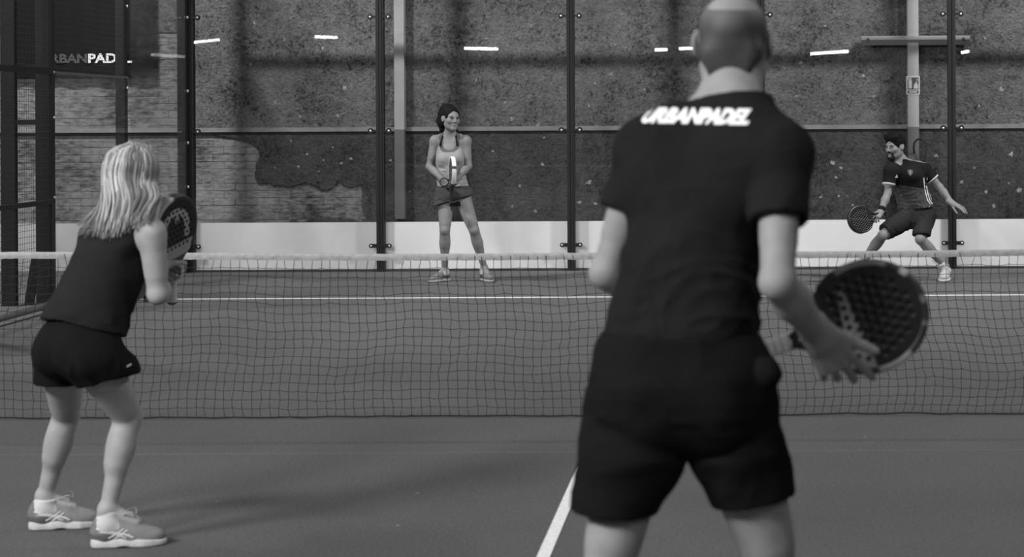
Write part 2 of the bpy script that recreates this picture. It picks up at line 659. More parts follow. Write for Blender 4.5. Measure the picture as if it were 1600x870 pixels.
def torso(J, S, inf=0.0, shoulder=1.0, low=True):
    """trunk solids; J joints, S half widths/depths"""
    P = []
    fp, fc = J['fwd_p'], J['fwd_c']
    Rp = frame(J['waist'] - J['pelvis'], fp)
    Rw = frame(J['chest'] - J['pelvis'], fp + fc)
    Rc = frame(J['neck'] - J['waist'], fc)
    i = inf
    if low:
        P.append(('ell', (J['pelvis'], V(*S['pelvis']) + i, Rp), .05))
        for s in (-1, 1):
            P.append(('ell', (J['pelvis'] + Rp[0] * s * S['pelvis'][0] * .46 - Rp[1] * S['pelvis'][1] * .42 - Rp[2] * .045, V(1, 1, 1.05) * S['glute'] + i, Rp), .04))
    P.append(('ell', (J['waist'], V(*S['waist']) + i, Rw), .07))
    P.append(('ell', (J['chest'], V(*S['chest']) + i, Rc), .07))
    for s, q in ((-1, 'L'), (1, 'R')):
        sh = lerp(J['neck'] - Rc[2] * .03, J['sh' + q], shoulder)
        P.append(('cap', (lerp(J['neck'] - Rc[2] * .06, sh, .25), sh, S['sh_r'] * 1.08 + i, S['sh_r'] * .92 + i), .05))
        # trapezius
        P.append(('cap', (J['neck'] + Rc[2] * .03 - Rc[1] * .012, lerp(J['neck'], J['sh' + q], .72 * shoulder), S['trap'] + i, S['trap'] * .8 + i * 1.1), .05))
        # shoulder blade / upper back
        P.append(('ell', (lerp(J['chest'], J['sh' + q], .62) - Rc[1] * .035, V(.075, .062, .095) * S['sc'] + i, Rc), .06))
        if S.get('bust'):
            P.append(('ell', (J['chest'] + Rc[1] * S['chest'][1] * .70 + Rc[0] * s * S['chest'][0] * .47 - Rc[2] * .015, V(.058, .058, .06) * S['bust'] + i, Rc), .035))
        elif not S.get('slim'):
            P.append(('ell', (J['chest'] + Rc[1] * S['chest'][1] * .62 + Rc[0] * s * S['chest'][0] * .45 + Rc[2] * .06, V(.075, .05, .06) * S['sc'] + i, Rc), .05))
    return P


def arm(J, S, q):
    a, e, w = J['sh' + q], J['el' + q], J['wr' + q]
    s = S['arm']
    up = unit(e - a)
    bend = unit(lerp(a, w, .5) - e) if np.linalg.norm(lerp(a, w, .5) - e) > .02 else unit(J['fwd_c'])
    P = [('ell', (a + up * .02, V(.054, .054, .064) * s * S.get('delt', 1.0)), .035),
         ('cap', (a, e, .046 * s, .036 * s), .02),
         ('cap', (lerp(a, e, .16) + bend * .006, lerp(a, e, .70) + bend * .009, .041 * s, .036 * s), .012),
         ('cap', (lerp(a, e, .14) - bend * .006, lerp(a, e, .66) - bend * .009, .041 * s, .034 * s), .012),
         ('ell', (e - bend * .007, V(1, 1, 1) * .033 * s), .015),
         ('cap', (e, lerp(e, w, .38), .035 * s, .041 * s), .015),
         ('cap', (lerp(e, w, .34), w, .041 * s, .0255 * s), .012)]
    return P


def leg(J, S, q):
    h, k, a = J['hip' + q], J['kn' + q], J['an' + q]
    s = S['leg']
    mid = lerp(h, a, .5) - k
    back = mid - unit(a - h) * mid.dot(unit(a - h))
    back = unit(back) if np.linalg.norm(back) > .02 else -unit(J['fwd_p'])
    P = [('cap', (h, k, .086 * s, .051 * s), .03),
         ('cap', (lerp(h, k, .22) - back * .016, lerp(h, k, .78) - back * .012, .071 * s, .053 * s), .02),
         ('cap', (lerp(h, k, .3) + back * .020, lerp(h, k, .85) + back * .012, .062 * s, .043 * s), .02),
         ('ell', (lerp(k, h, .015) - back * .016, V(1, 1, 1.15) * .041 * s), .018),
         ('cap', (k, lerp(k, a, .35), .045 * s, .047 * s), .018),
         ('cap', (lerp(k, a, .3), a, .047 * s, .030 * s), .02),
         ('cap', (lerp(k, a, .16) + back * .020, lerp(k, a, .46) + back * .021, .039 * s, .033 * s), .045),
         ('ell', (lerp(k, a, .97), V(1, 1, .8) * .033 * s), .015),
         ('cap', (a, V(a[0], a[1], max(.045, a[2] - .05)) + J['toe' + q] * .10, .033 * s, .026 * s), .02),
         ('cap', (a, V(a[0], a[1], max(.05, a[2] - .05)) - J['toe' + q] * .015, .032 * s, .030 * s), .015)]
    return P


def rot(v, ax, deg):
    ax = unit(ax); t = math.radians(deg)
    return v * math.cos(t) + np.cross(ax, v) * math.sin(t) + ax * ax.dot(v) * (1 - math.cos(t))


def hand(wr, d, n, thumb_sign, curls, thumb=None, s=1.0, spread=6):
    """wr wrist, d along the palm, n out of the back of the hand"""
    d = unit(d); n = unit(n - d * np.dot(n, d))
    t = np.cross(d, n) * thumb_sign            # toward the thumb
    P = []
    offs = (.031, .0105, -.0105, -.030)
    plen = (.088, .092, .086, .078)
    flen = ((.042, .025, .021), (.047, .029, .022), (.043, .027, .022), (.034, .020, .019))
    frad = (.0092, .0094, .0088, .0078)
    for i in range(4):
        base = wr + t * offs[i] * .55 * s + d * .004
        kn = wr + d * plen[i] * s + t * offs[i] * s
        P.append(('cap', (base, kn, .0150 * s, .0112 * s), .012))
        dr = rot(d, n, -thumb_sign * spread * (-1.2, -.35, .35, 1.2)[i] * -1)
        p = kn
        ax = np.cross(dr, n)
        cur = dr
        for j in range(3):
            cur = rot(cur, ax, -curls[i][j])
            q = p + cur * flen[i][j] * s
            P.append(('cap', (p, q, frad[i] * s * (1 - .07 * j), frad[i] * s * (1 - .07 * (j + 1))), .005))
            p = q
    # thumb
    r0 = wr + d * .018 * s + t * .020 * s - n * .006 * s
    if thumb is None:
        thumb = (unit(d * .62 + t * .72 - n * .30), unit(d * .86 + t * .35 - n * .35), unit(d * .95 + t * .1 - n * .3))
    p = r0
    for j, (L, ra, rb) in enumerate(((.044, .0155, .0118), (.034, .0112, .0102), (.027, .0102, .0082))):
        q = p + unit(thumb[j]) * L * s
        P.append(('cap', (p, q, ra * s, rb * s), .012 if j == 0 else .005))
        p = q
    P.append(('cap', (wr - d * .03, wr + d * .02, .0255 * s, .023 * s, t, 1.18), .02))
    return P


def head(hc, f, u, s, neck_from, neck_r, female=False):
    R = frame(u, f)
    r, f, u = R

    def L(x, y, z):
        return hc + (r * x + f * y + u * z) * s
    jw = .044 if female else .050
    P = [('cap', (neck_from, L(0, -.014, -.055), neck_r * 1.06, neck_r * .97), .025),
         ('ell', (L(0, -.014, .026), V(.077, .099, .088) * s, R), .03),
         ('ell', (L(0, .026, -.035), V(.062, .066, .082) * s, R), .04),
         ('cap', (L(-jw, .0, -.062), L(-.012, .070, -.102), .020 * s, .017 * s), .03),
         ('cap', (L(jw, .0, -.062), L(.012, .070, -.102), .020 * s, .017 * s), .03),
         ('ell', (L(0, .078, -.102), V(.019, .016, .015) * s, R), .02),
         ('cap', (L(-.034, .080, .021), L(.034, .080, .021), .011 * s, .011 * s), .02),
         ('ell', (L(-.044, .062, -.026), V(.02, .018, .018) * s, R), .025),
         ('ell', (L(.044, .062, -.026), V(.02, .018, .018) * s, R), .025),
         ('ell', (L(-.031, .099, .000), V(.016, .012, .011) * s, R), .012, 'sub'),
         ('ell', (L(.031, .099, .000), V(.016, .012, .011) * s, R), .012, 'sub'),
         ('cap', (L(0, .091, .012), L(0, .112, -.030), .0075 * s, .0105 * s), .012),
         ('ell', (L(-.011, .098, -.036), V(.009, .010, .008) * s, R), .008),
         ('ell', (L(.011, .098, -.036), V(.009, .010, .008) * s, R), .008),
         ('cap', (L(-.014, .089, -.063), L(.014, .089, -.063), .0070 * s, .0070 * s), .010),
         ('cap', (L(-.011, .090, -.073), L(.011, .090, -.073), .0075 * s, .0075 * s), .010)]
    for q in (-1, 1):
        E = frame(rot(u, r, 12), rot(f, u, 30 * q))
        P.append(('ell', (L(q * .083, -.010, -.004), V(.0080, .021, .034) * s, E), .007))
        P.append(('ell', (L(q * .094, -.002, .002), V(.006, .011, .018) * s, E), .006, 'sub'))
    return P, L, R


def field_mesh(prims, h, cuts=(), smooth=1, extra=None):
    lo, hi = bounds(prims)
    F = Field(lo, hi, h)
    F.run(prims)
    if extra:
        extra(F)
    for p, n in cuts:
        F.cut(p, n)
    return F.mesh(smooth)


def folds(v, f, amp, scale, stretch=(1, 1, 1), seed=0.0, octaves=2):
    n = normals(v, f)
    d = np.zeros(len(v)); a = 1.0
    p = v * np.array(stretch) * scale + seed
    w = np.stack([vnoise(p * .6 + 9), vnoise(p * .6 + 17), vnoise(p * .6 + 29)], 1) * .9
    for o in range(octaves):
        q = vnoise((p + w) * (1.9 ** o) + o * 7.3)
        d += a * (1 - 2 * np.abs(q))
        a *= .5
    return v + n * (d * amp)[:, None]


# shoes -----------------------------------------------------------------


def shoe(parent, heel, direction, size, tones, laces='loops', h=.0035, stripes=True, pitch=0.0, base_z=0.0, detail=True):
    """heel: ground point at the back of the shoe; direction: toward the toe"""
    d = unit(V(direction[0], direction[1], 0)); up = V(0, 0, 1); lat = np.cross(up, d)
    if pitch:
        d, up = rot(d, lat, pitch), rot(up, lat, pitch)
    k = size / .28

    def tow(v):
        v = np.asarray(v) * k
        return V(heel[0], heel[1], base_z) + v[:, :1] * d + v[:, 1:2] * lat + v[:, 2:3] * up
    P = [('ell', (V(.048, 0, .060), V(.050, .036, .052)), .03), ('ell', (V(.12, 0, .052), V(.080, .039, .048)), .04),
         ('ell', (V(.195, .004, .036), V(.082, .046, .038)), .04), ('cap', (V(.052, 0, .05), V(.054, 0, .098), .039, .037), .02),
         ('cap', (V(.155, 0, .060), V(.092, 0, .112), .025, .021, V(0, 1, 0), 1.25), .02),
         ('cap', (V(.055, 0, .085), V(.045, 0, .20), .026, .040), .006, 'sub')]
    v, f = field_mesh(P, h / k, [(V(0, 0, .018), V(0, 0, -1))], 1)
    bv = BVHTree.FromPolygons(v.tolist(), f.tolist())
    up_t, sole_t, stripe_t, lace_t = tones
    tone = np.full(len(v), up_t)
    tone[(v[:, 0] < .028) & (v[:, 2] > .05)] = up_t * .8
    tone[(v[:, 0] < .085) & (v[:, 2] < .056)] = up_t * .55
    o = mesh_obj('shoe', tow(v), f, 'shoe', parent, True, tone)
    ps = [('cap', (V(.042, 0, .018), V(.12, 0, .018), .041, .038), .03), ('cap', (V(.12, 0, .018), V(.20, .004, .016), .038, .050), .03),
          ('cap', (V(.20, .004, .016), V(.245, .004, .016), .049, .037), .03)]

    def arch(F):
        prim(F, 'ell', (V(.125, .0, -.012), V(.035, .09, .020)), .008, 'sub')
    sv, sf = field_mesh(ps, h / k, [(V(0, 0, .042), V(.05, 0, 1)), (V(0, 0, 0), V(0, 0, -1)), (V(.2, 0, .030), V(.10, 0, 1))], 1, arch)
    st = np.where(sv[:, 2] < .006, sole_t * .35, sole_t)
    mesh_obj('sole', tow(sv), sf, 'shoe', o, True, st)
    if not detail:
        return o

    def side(x, z, sg):
        hit = bv.ray_cast(Vector((x, sg * .2, z)), Vector((0, -sg, 0)))[0]
        return V(x, hit.y + sg * .0012, z) if hit else V(x, sg * .04, z)
    if stripes:
        mb = MB()
        for sg in (-1, 1):
            for path, wd in (([(.026, .078), (.07, .066), (.11, .057), (.145, .049), (.165, .038)], .0042),
                             ([(.04, .066), (.08, .059), (.115, .048), (.14, .038)], .003),
                             ([(.072, .040), (.10, .055), (.128, .074)], .0036), ([(.095, .038), (.12, .052), (.142, .070)], .0036)):
                pts = []
                for (x0, z0), (x1, z1) in zip(path[:-1], path[1:]):
                    for q in np.linspace(0, 1, 5)[:-1]:
                        pts.append(side(x0 + (x1 - x0) * q, z0 + (z1 - z0) * q, sg))
                pts.append(side(*path[-1], sg))
                mb.tube(tow(np.array(pts)), wd * k, 6, stripe_t, flat=.35, up=lat)
        mb.build('side_stripes', 'shoe', o, True)
    mb = MB()
    for i in range(5):
        x = .098 + .016 * i
        pts = []
        for y in np.linspace(-.026, .026, 7):
            hit = bv.ray_cast(Vector((x, y, .3)), Vector((0, 0, -1)))[0]
            pts.append(V(x + .005 * math.sin(y * 90) * (1 if i % 2 else -1), y, (hit.z if hit else .07) + .002))
        mb.tube(tow(np.array(pts)), .0024 * k, 5, lace_t)
    if laces == 'loops':
        for sg, tip, lift in ((-1, .155, .118), (1, .16, .100)):
            c = V(.105, 0, .112)
            t = np.linspace(0, 1, 15)
            pts = np.stack([c[0] + .062 * np.sin(t * math.pi) ** .9, sg * (.012 + .030 * np.sin(t * 2 * math.pi) * .6 + .02 * np.sin(t * math.pi)), c[2] + .016 * np.sin(t * 2 * math.pi) + .012 * np.sin(t * math.pi)], 1)
            mb.tube(tow(pts), .0028 * k, 5, lace_t)
        mb.tube(tow(np.array([V(.105, .0, .112), V(.13, .01, .112), V(.17, .012, .118)])), .0022 * k, 5, lace_t)
    mb.build('laces', 'shoe', o, True)
    return o


def sock(parent, an, kn, toe, r, top, tone):
    """short sock: around the ankle and down into the shoe, with a thicker cuff"""
    ax = unit(kn - an)
    down = V(0, 0, -1)
    P = [('cap', (an + ax * top, an - ax * .01, r * .98, r * 1.04), .01),
         ('cap', (an, an + toe * .075 + down * .030, r * 1.02, r * .86), .02),
         ('cap', (an, an - toe * .012 + down * .030, r * 1.02, r * .92), .02),
         ('cap', (an + ax * (top - .010), an + ax * (top - .002), r * 1.06, r * 1.08), .004)]
    v, f = field_mesh(P, .004, [(an + ax * top, ax - toe * .18)], 1)
    return mesh_obj('sock', v, f, 'cloth', parent, True, tone)


# rackets ---------------------------------------------------------------


def racket(name, centre, axis, width_dir, tone_fn, label, edge_fn, grip_tone=.55, h=.0028, group=None, holes=True, thick=.019, grip_r=.0165, strap=True):
    """padel racket; centre of the head, axis from butt to tip, width_dir across the face"""
    u = unit(axis); w = unit(np.asarray(width_dir) - u * np.dot(width_dir, u)); n = np.cross(u, w)
    root = empty(name, centre - u * .30)
    tag(root, label, 'racket', group)

    def tow(v):
        return centre + v[:, :1] * w + v[:, 1:2] * u + v[:, 2:3] * n
    lo, hi = V(-.135, -.20, -.024), V(.135, .145, .024)
    F = Field(lo, hi, h)
    sl, X, Y, Z = F.win(lo - 1, hi + 1)
    # outline: round head that narrows to the throat
    rad = np.sqrt((X / .130) ** 2 + (np.where(Y > 0, Y / .138, Y / .150)) ** 2)
    d_head = (rad - 1) * .130
    ty = np.clip((Y + .19) / .13, 0, 1)
    d_thr = np.maximum(np.abs(X) - (.018 + .082 * ty ** 1.1), np.maximum(-.195 - Y, Y + .05))
    kk = .02
    hh = np.maximum(kk - np.abs(d_head - d_thr), 0) / kk
    d2 = np.minimum(d_head, d_thr) - hh * hh * kk * .25
    # opening of the throat
    op = np.maximum(np.abs(X) - (.004 + .33 * np.clip(Y + .172, 0, .05)), np.maximum(-.172 - Y, Y + .132))
    d2 = np.maximum(d2, -op)
    zz = np.abs(Z) - thick
    edge = np.sqrt(np.maximum(d2 + .006, 0) ** 2 + np.maximum(zz + .006, 0) ** 2) - .006 + np.minimum(np.maximum(d2 + .006, zz + .006), 0)
    d = edge + 0 * (X + Y + Z)
    HOL = []
    if holes:
        for iy in range(-4, 5):
            for ix in range(-4, 5):
                x = ix * .0235 + (.01175 if iy % 2 else 0); y = iy * .0215 + .012
                if (x / .103) ** 2 + (y / .108) ** 2 < 1:
                    HOL.append((x, y))
                    d = np.maximum(d, -np.maximum(np.sqrt((X - x) ** 2 + (Y - y) ** 2) - .0058, .012 - np.abs(Z)))
    F.d = np.broadcast_to(d, F.d.shape).astype(np.float32).copy()
    v, f = F.mesh(0)
    x, y, z = v[:, 0], v[:, 1], v[:, 2]
    tone = tone_fn(x, y, z)
    for hx, hy in HOL:
        tone = np.where((x - hx) ** 2 + (y - hy) ** 2 < .0066 ** 2, np.minimum(tone, .012), tone)
    hd = mesh_obj('racket_head', tow(v), f, 'gloss', root, True, tone)
    # edge guard: a shallow channel around the rim
    mb = MB()
    ts = np.linspace(math.radians(-40), math.radians(220), 66)
    ring = []
    for t in ts:
        cx, cy = math.cos(t) * .1315, math.sin(t) * (.1395 if math.sin(t) > 0 else .1515)
        ring.append((cx, cy, math.cos(t), math.sin(t), t))
    vs, fs, tn = [], [], []
    pr = [(-.0188, -.013), (-.0202, -.011), (-.0200, .0005), (-.0165, .0028), (.0165, .0028), (.0200, .0005), (.0202, -.011), (.0188, -.013)]
    for cx, cy, nx, ny, t in ring:
        for pz, po in pr:
            vs.append((cx + nx * po, cy + ny * po, pz)); tn.append(edge_fn(math.degrees(t)))
    for i in range(len(ring) - 1):
        for j in range(7):
            fs.append((i * 8 + j, i * 8 + j + 1, (i + 1) * 8 + j + 1, (i + 1) * 8 + j))
    mesh_obj('edge_guard', tow(np.array(vs)), fs, 'gloss', root, True, np.array(tn))
    # grip wound around the handle
    mb = MB()
    ys = np.linspace(-.315, -.185, 40)
    pts = [V(0, q, 0) for q in ys]
    rr = [(grip_r + .0012 * math.sin((q + .3) * 2 * math.pi / .017)) * (1.05 if q < -.30 else 1) for q in ys]
    vt = MB(); vt.tube(pts, rr, 12, grip_tone, flat=1.15, up=V(1, 0, 0))
    g = mesh_obj('grip', tow(np.array(vt.v)), vt.f, 'cloth', root, True, np.array(vt.t))
    vt = MB(); vt.tube([V(0, -.323, 0), V(0, -.319, 0), V(0, -.312, 0)], [.016, .0195, .0195], 12, .02, flat=1.15, up=V(1, 0, 0))
    mesh_obj('butt_cap', tow(np.array(vt.v)), vt.f, 'gloss', root, True, np.array(vt.t))
    if not strap:
        return root
    # wrist strap hanging from the butt
    q = centre - u * .32
    vt = MB()
    t = np.linspace(0, 2 * math.pi, 20)
    vt.tube([q + w * .022 * math.sin(a) + V(0, 0, -1) * (.04 - .04 * math.cos(a)) for a in t], .003, 5, .012)
    mesh_obj('wrist_strap', np.array(vt.v), vt.f, 'cloth', root, True, np.array(vt.t))
    return root


def decal(name, parent, polys, bvh, origin, axes, mat, lift=.0025, size=.012, ray=None):
    """flat print: polygons in (a,b) metres on the plane origin+axes, pressed onto the cloth along -ray"""
    ax, ay = axes
    ray = unit(np.cross(ax, ay)) if ray is None else unit(ray)
    V2, F2 = [], []
    for pv, pf in polys:
        v, f = split_long(np.array([(a, b, 0) for a, b in pv], float) if len(pv[0]) == 2 else np.asarray(pv), pf, size)
        o = len(V2)
        ok = []
        for q in v:
            p = origin + ax * q[0] + ay * q[1] + ray * .4
            hit = bvh.ray_cast(Vector(p), Vector(-ray))
            V2.append(np.array(hit[0]) + ray * lift if hit[0] else p - ray * .4)
            ok.append(hit[0] is not None)
        F2 += [tuple(i + o for i in q) for q in f if all(ok[i] for i in q)]
    if not F2:
        return None
    return mesh_obj(name, np.array(V2), F2, mat, parent, False, .6)


def rect(a0, b0, a1, b1):
    return [(a0, b0), (a1, b0), (a1, b1), (a0, b1)], [(0, 1, 2, 3)]


def poly(*p):
    return list(p), [tuple(range(len(p)))]


# ================================================================== the hall
def struct(o):
    o['kind'] = 'structure'
    return o


YW = 10.9                      # face of the old masonry wall behind the court
ZD = 1.465                     # height of the painted dado
mb = MB(); mb.box((-19, -32, -.2), (13, YW + .6, 0))
floor = struct(mb.build('floor', 'floor'))
mb = MB(); mb.box((-19, -32, 7.6), (13, YW + .6, 7.8))
struct(mb.build('ceiling', 'ceiling'))
mb = MB(); mb.box((-19.3, -32, 0), (-19, YW + .6, 7.6))
struct(mb.build('wall_left', 'concrete'))
mb = MB(); mb.box((13, -32, 0), (13.3, YW + .6, 7.6))
struct(mb.build('wall_right', 'concrete'))
mb = MB(); mb.box((-19, -32.3, 0), (13, -32, 7.6))
struct(mb.build('wall_front', 'concrete'))
mb = MB(); mb.box((-19, YW + .03, 0), (13, YW + .6, 7.6))
wall_back = struct(mb.build('wall_back', 'brick_bed'))


def wx(px):                    # x on the masonry wall
    return float(W(px, 200, YW - CAM[1])[0])


def wz(px, py):
    return float(W(px, py, YW - CAM[1])[2])


# court lines, painted as thin raised strips
def line(x0, x1, y0, y1):
    m = MB(); m.box((x0, y0, -.01), (x1, y1, .003))
    return m.build('court_line', 'line', floor)


line(-5, 5, 6.95 - .025, 6.95 + .025)
line(-5, 5, -6.95 - .025, -6.95 + .025)
line(-.015, .033, 0.05, 7.15)
line(-.015, .033, -7.15, -0.05)
# seams of the carpet rolls: narrow grooves across the court
for y in (-1.06, 3.1):
    m = MB(); m.box((-5, y - .02, -.01), (5, y + .02, .0006))
    m.build('carpet_seam', plain('seam', .088, .95), floor)


# bare whitewashed bricks where the plaster has come away
def brick_mat():
    m, nt, b = new_mat('whitewashed_brick')
    tc = nt.nodes.new('ShaderNodeTexCoord')
    mp = nt.nodes.new('ShaderNodeMapping'); mp.inputs['Scale'].default_value = (11, 11, 30)
    g = nt.nodes.new('ShaderNodeNewGeometry')
    nt.links.new(g.outputs['Position'], mp.inputs[0])
    n = nt.nodes.new('ShaderNodeTexNoise'); n.inputs['Scale'].default_value = 1.0; n.inputs['Detail'].default_value = 8; n.inputs['Roughness'].default_value = .7
    nt.links.new(mp.outputs[0], n.inputs[0])
    n2 = nt.nodes.new('ShaderNodeTexNoise'); n2.inputs['Scale'].default_value = 1.7; n2.inputs['Detail'].default_value = 6
    nt.links.new(g.outputs['Position'], n2.inputs[0])
    r = nt.nodes.new('ShaderNodeValToRGB')
    for e, (p, c) in zip(r.color_ramp.elements, ((.36, .05), (.52, .19))):
        e.position = p; e.color = grey(c)
    e = r.color_ramp.elements.new(.72); e.color = grey(.28)
    a = nt.nodes.new('ShaderNodeMath'); a.operation = 'MULTIPLY_ADD'; a.inputs[1].default_value = .55
    nt.links.new(n2.outputs[0], a.inputs[0])
    s = nt.nodes.new('ShaderNodeMath'); s.operation = 'MULTIPLY_ADD'; s.inputs[1].default_value = .75; s.inputs[2].default_value = -.16
    nt.links.new(n.outputs[0], s.inputs[0]); nt.links.new(s.outputs[0], a.inputs[2])
    nt.links.new(a.outputs[0], r.inputs[0])
    nt.links.new(r.outputs[0], b.inputs['Base Color'])
    b.inputs['Roughness'].default_value = .95
    b.inputs['Specular IOR Level'].default_value = .1
    bp = nt.nodes.new('ShaderNodeBump'); bp.inputs['Strength'].default_value = .7; bp.inputs['Distance'].default_value = .02
    nt.links.new(n.outputs[0], bp.inputs['Height']); nt.links.new(bp.outputs[0], b.inputs['Normal'])
    return m


M['brick'] = brick_mat()
bmesh_ = MB()
c = .004
bmesh_.add([(-.1205, 0, -.0395), (.1205, 0, -.0395), (.1205, 0, .0395), (-.1205, 0, .0395),
            (-.1205 + c, -.008, -.0395 + c), (.1205 - c, -.008, -.0395 + c), (.1205 - c, -.008, .0395 - c), (-.1205 + c, -.008, .0395 - c)],
           [(4, 5, 6, 7), (0, 1, 5, 4), (1, 2, 6, 5), (2, 3, 7, 6), (3, 0, 4, 7)])
proto_brick = None
for row in range(26):
    z = .50 + .041 + row * .080
    if z > 2.55:
        break
    x = -7.30 + (.12 if row % 2 else 0)
    while True:
        lim = -5.2 if z > ZD + .06 else (wx(575) if z < 1.03 else wx(412))
        if x > lim:
            break
        if z > ZD - .05 and z < ZD + .075:
            x += .242
            continue
        if proto_brick is None:
            b = bmesh_.build('brick', 'brick', wall_back)
            proto_brick = b
        else:
            b = proto_brick.copy(); COL.objects.link(b)
        b.location = (x, YW + .032 + RNG.uniform(-.003, .004), z)
        b.rotation_euler = (RNG.uniform(-.01, .01), RNG.uniform(-.008, .008), RNG.uniform(-.012, .012))
        x += .242


# plaster coats in front of the masonry, with their broken edges
def slab(name, pts, y0, mat, jag=0):
    out = []
    for i, (x, z) in enumerate(pts):
        out.append((x, z))
        x1, z1 = pts[(i + 1) % len(pts)]
        n = int(math.hypot(x1 - x, z1 - z) / .02) if i < jag else 0
        for k in range(1, n):
            t = k / n
            out.append((x + (x1 - x) * t + RNG.uniform(-.010, .010), z + (z1 - z) * t + RNG.uniform(-.010, .010)))
    m = MB(); m.prism(out, y0, YW + .04)
    o = m.build(name, mat, wall_back)
    return o


up_edge = [(wx(289), ZD + .045), (wx(291), 1.8), (wx(288), 2.1), (wx(292), 2.5), (wx(289), 3.2), (wx(290), 7.6)]
slab('plaster_coat', up_edge + [(13, 7.6), (13, ZD + .045)], YW, 'plaster_up', 5)
slab('plaster_coat', [(-19, 2.56), (-19, 7.6), (wx(290), 7.6), (wx(290), 2.56)], YW + .004, 'plaster_up')
edge = [(330, 210), (346, 213), (365, 215), (388, 222), (402, 231), (405, 245), (400, 258), (398, 275), (402, 287), (418, 284),
        (428, 291), (440, 289), (452, 293), (470, 285), (486, 287), (498, 294), (512, 298), (520, 293), (527, 283), (538, 289),
        (549, 293), (562, 288), (566, 302), (563, 320), (566, 334), (574, 338), (561, 347), (540, 341), (500, 339), (485, 341), (470, 348), (455, 341), (448, 350)]
slab('plaster_coat', [(wx(a), wz(a, b)) for a, b in edge] + [(wx(448), .2), (13, .2), (13, ZD - .01), (wx(332), ZD - .01)], YW - .004, 'plaster_low', len(edge) - 1)
# flakes: spots where the top coat is gone and the pale undercoat shows
M['flake'] = plain('pale_undercoat', .27, .95, bump=.6, scale=60, var=.35, vscale=40)
FL = [(920, 285, 8), (905, 316, 6), (930, 318, 5), (890, 272, 4), (1300, 254, 7), (1314, 262, 5), (1306, 277, 4), (1282, 308, 5), (1580, 240, 8), (1522, 262, 4), (1502, 284, 6),
      (1540, 300, 6), (1552, 322, 6), (1592, 296, 8), (1576, 286, 4), (1463, 243, 6), (1332, 320, 4), (1310, 306, 4), (548, 248, 5), (533, 255, 4), (505, 250, 3), (455, 220, 3), (480, 241, 4), (520, 230, 3), (466, 260, 4),
      (498, 268, 3), (430, 262, 3), (640, 300, 3), (770, 236, 4), (848, 257, 5), (812, 290, 5), (836, 330, 6), (800, 322, 4), (850, 215, 3), (610, 250, 4), (392, 100, 5), (538, 137, 7), (430, 160, 6), (527, 180, 6), (410, 200, 5), (470, 182, 5),
      (505, 75, 6), (445, 62, 4), (398, 36, 5), (790, 160, 5), (800, 186, 7), (840, 196, 5), (745, 125, 4), (955, 115, 5), (962, 70, 4), (930, 130, 5), (920, 165, 5), (1008, 140, 4), (972, 22, 4), (1252, 98, 5),
      (1350, 118, 5), (1365, 150, 5), (1565, 140, 7), (1530, 165, 5), (1245, 150, 4), (760, 60, 4), (702, 95, 4), (832, 40, 5), (1290, 40, 4), (1540, 60, 4)]
for px, py, r in FL:
    m = MB()
    x0, z0 = wx(px), wz(px, py)
    R = r / 143 * .56
    n = 19
    pts = []
    rr = [R * RNG.uniform(.30, 1.2) for _ in range(n)]
    for i in range(n):
        t = 2 * math.pi * i / n
        pts.append((x0 + rr[i] * math.cos(t) * RNG.uniform(.8, 1.25), z0 + rr[i] * math.sin(t)))
    yb = YW - .004 if z0 < ZD else YW
    m.prism(pts, yb - .0025, yb + .004)
    m.build('plaster_flake', 'flake' if z0 < ZD else plain('grey_undercoat', .235, .95, bump=.6, scale=60, var=.3, vscale=40), wall_back)

# strip that caps the dado, with the shadow joint under it
m = MB(); m.box((-19, YW - .03, ZD), (13, YW + .05, ZD + .047))
struct(m.build('trim_1', 'trim'))
m = MB(); m.box((-19, YW - .015, ZD - .022), (13, YW + .03, ZD))
struct(m.build('trim_2', 'gap'))
# low white wall at the foot of the glass
m = MB(); m.box((-5.3, 10.10, 0), (13, 10.13, .512))
struct(m.build('trim_3', 'white_board'))
m = MB(); m.box((-19, 10.3, 0), (-5.3, 10.33, .505))
struct(m.build('trim_5', plain('dimmed_plinth', .27, .8, var=.15, vscale=3)))  # white wall's run past the left corner, its dimmer light put into the colour
m = MB(); m.box((-5.1, 10.0, 0), (5.1, 10.06, .022))
struct(m.build('trim_4', 'board_dark'))

# ------------------------------------------------------------------ steel columns on the masonry wall
M['column'] = toned('column_paint', .6, .4, var=.06, vscale=6)


def column(px, w, label, beam=None, depth=.10, light=.28, dark=.10):
    x = float(W(px, 200, YW - .10 - CAM[1])[0])
    root = empty('steel_column', (x, YW - .1, 0))
    tag(root, label, 'column')
    m = MB(); m.box((x - w / 2, YW - depth - .02, ZD + .02), (x + w / 2, YW - .0, 7.6), light)
    m.build('shaft', 'column', root)
    m = MB(); m.box((x - w / 2, YW - depth - .02, 0.51), (x + w / 2, YW - .0, ZD + .02), dark)
    m.build('painted_foot', 'column', root)
    if beam:
        x0, x1, z0, z1 = beam
        m = MB()
        yb = YW - depth - .02
        zm = (z0 + z1) / 2 + .006
        n_ = [(yb - .035, z1), (yb - .035, zm), (yb + .03, z0), (yb + .06, z0), (yb + .06, z1)]
        m.add([(x0, p, q) for p, q in n_] + [(x1, p, q) for p, q in n_],
              [(i, (i + 1) % 5, (i + 1) % 5 + 5, i + 5) for i in range(5)] + [(4, 3, 2, 1, 0), (5, 6, 7, 8, 9)], light)
        cb = m.build('cross_beam', 'column', root)
        for q in (x0 + .07, x1 - .07):
            m = MB(); m.tube([(q, yb - .042, zm + .004), (q, yb - .02, zm + .004)], .018, 8, .06)
            m.build('bolt', 'column', cb)
    return x


column(624.5, .108, 'slim pale steel column with dark painted foot, left of the woman in the light tank top')
zb0, zb1 = wz(1427, 71), wz(1427, 57)
xc = column(1427, .118, 'pale steel column crossed by a short horizontal beam at upper right',
            (wx(1345), wx(1513), zb0, zb1), depth=.12)

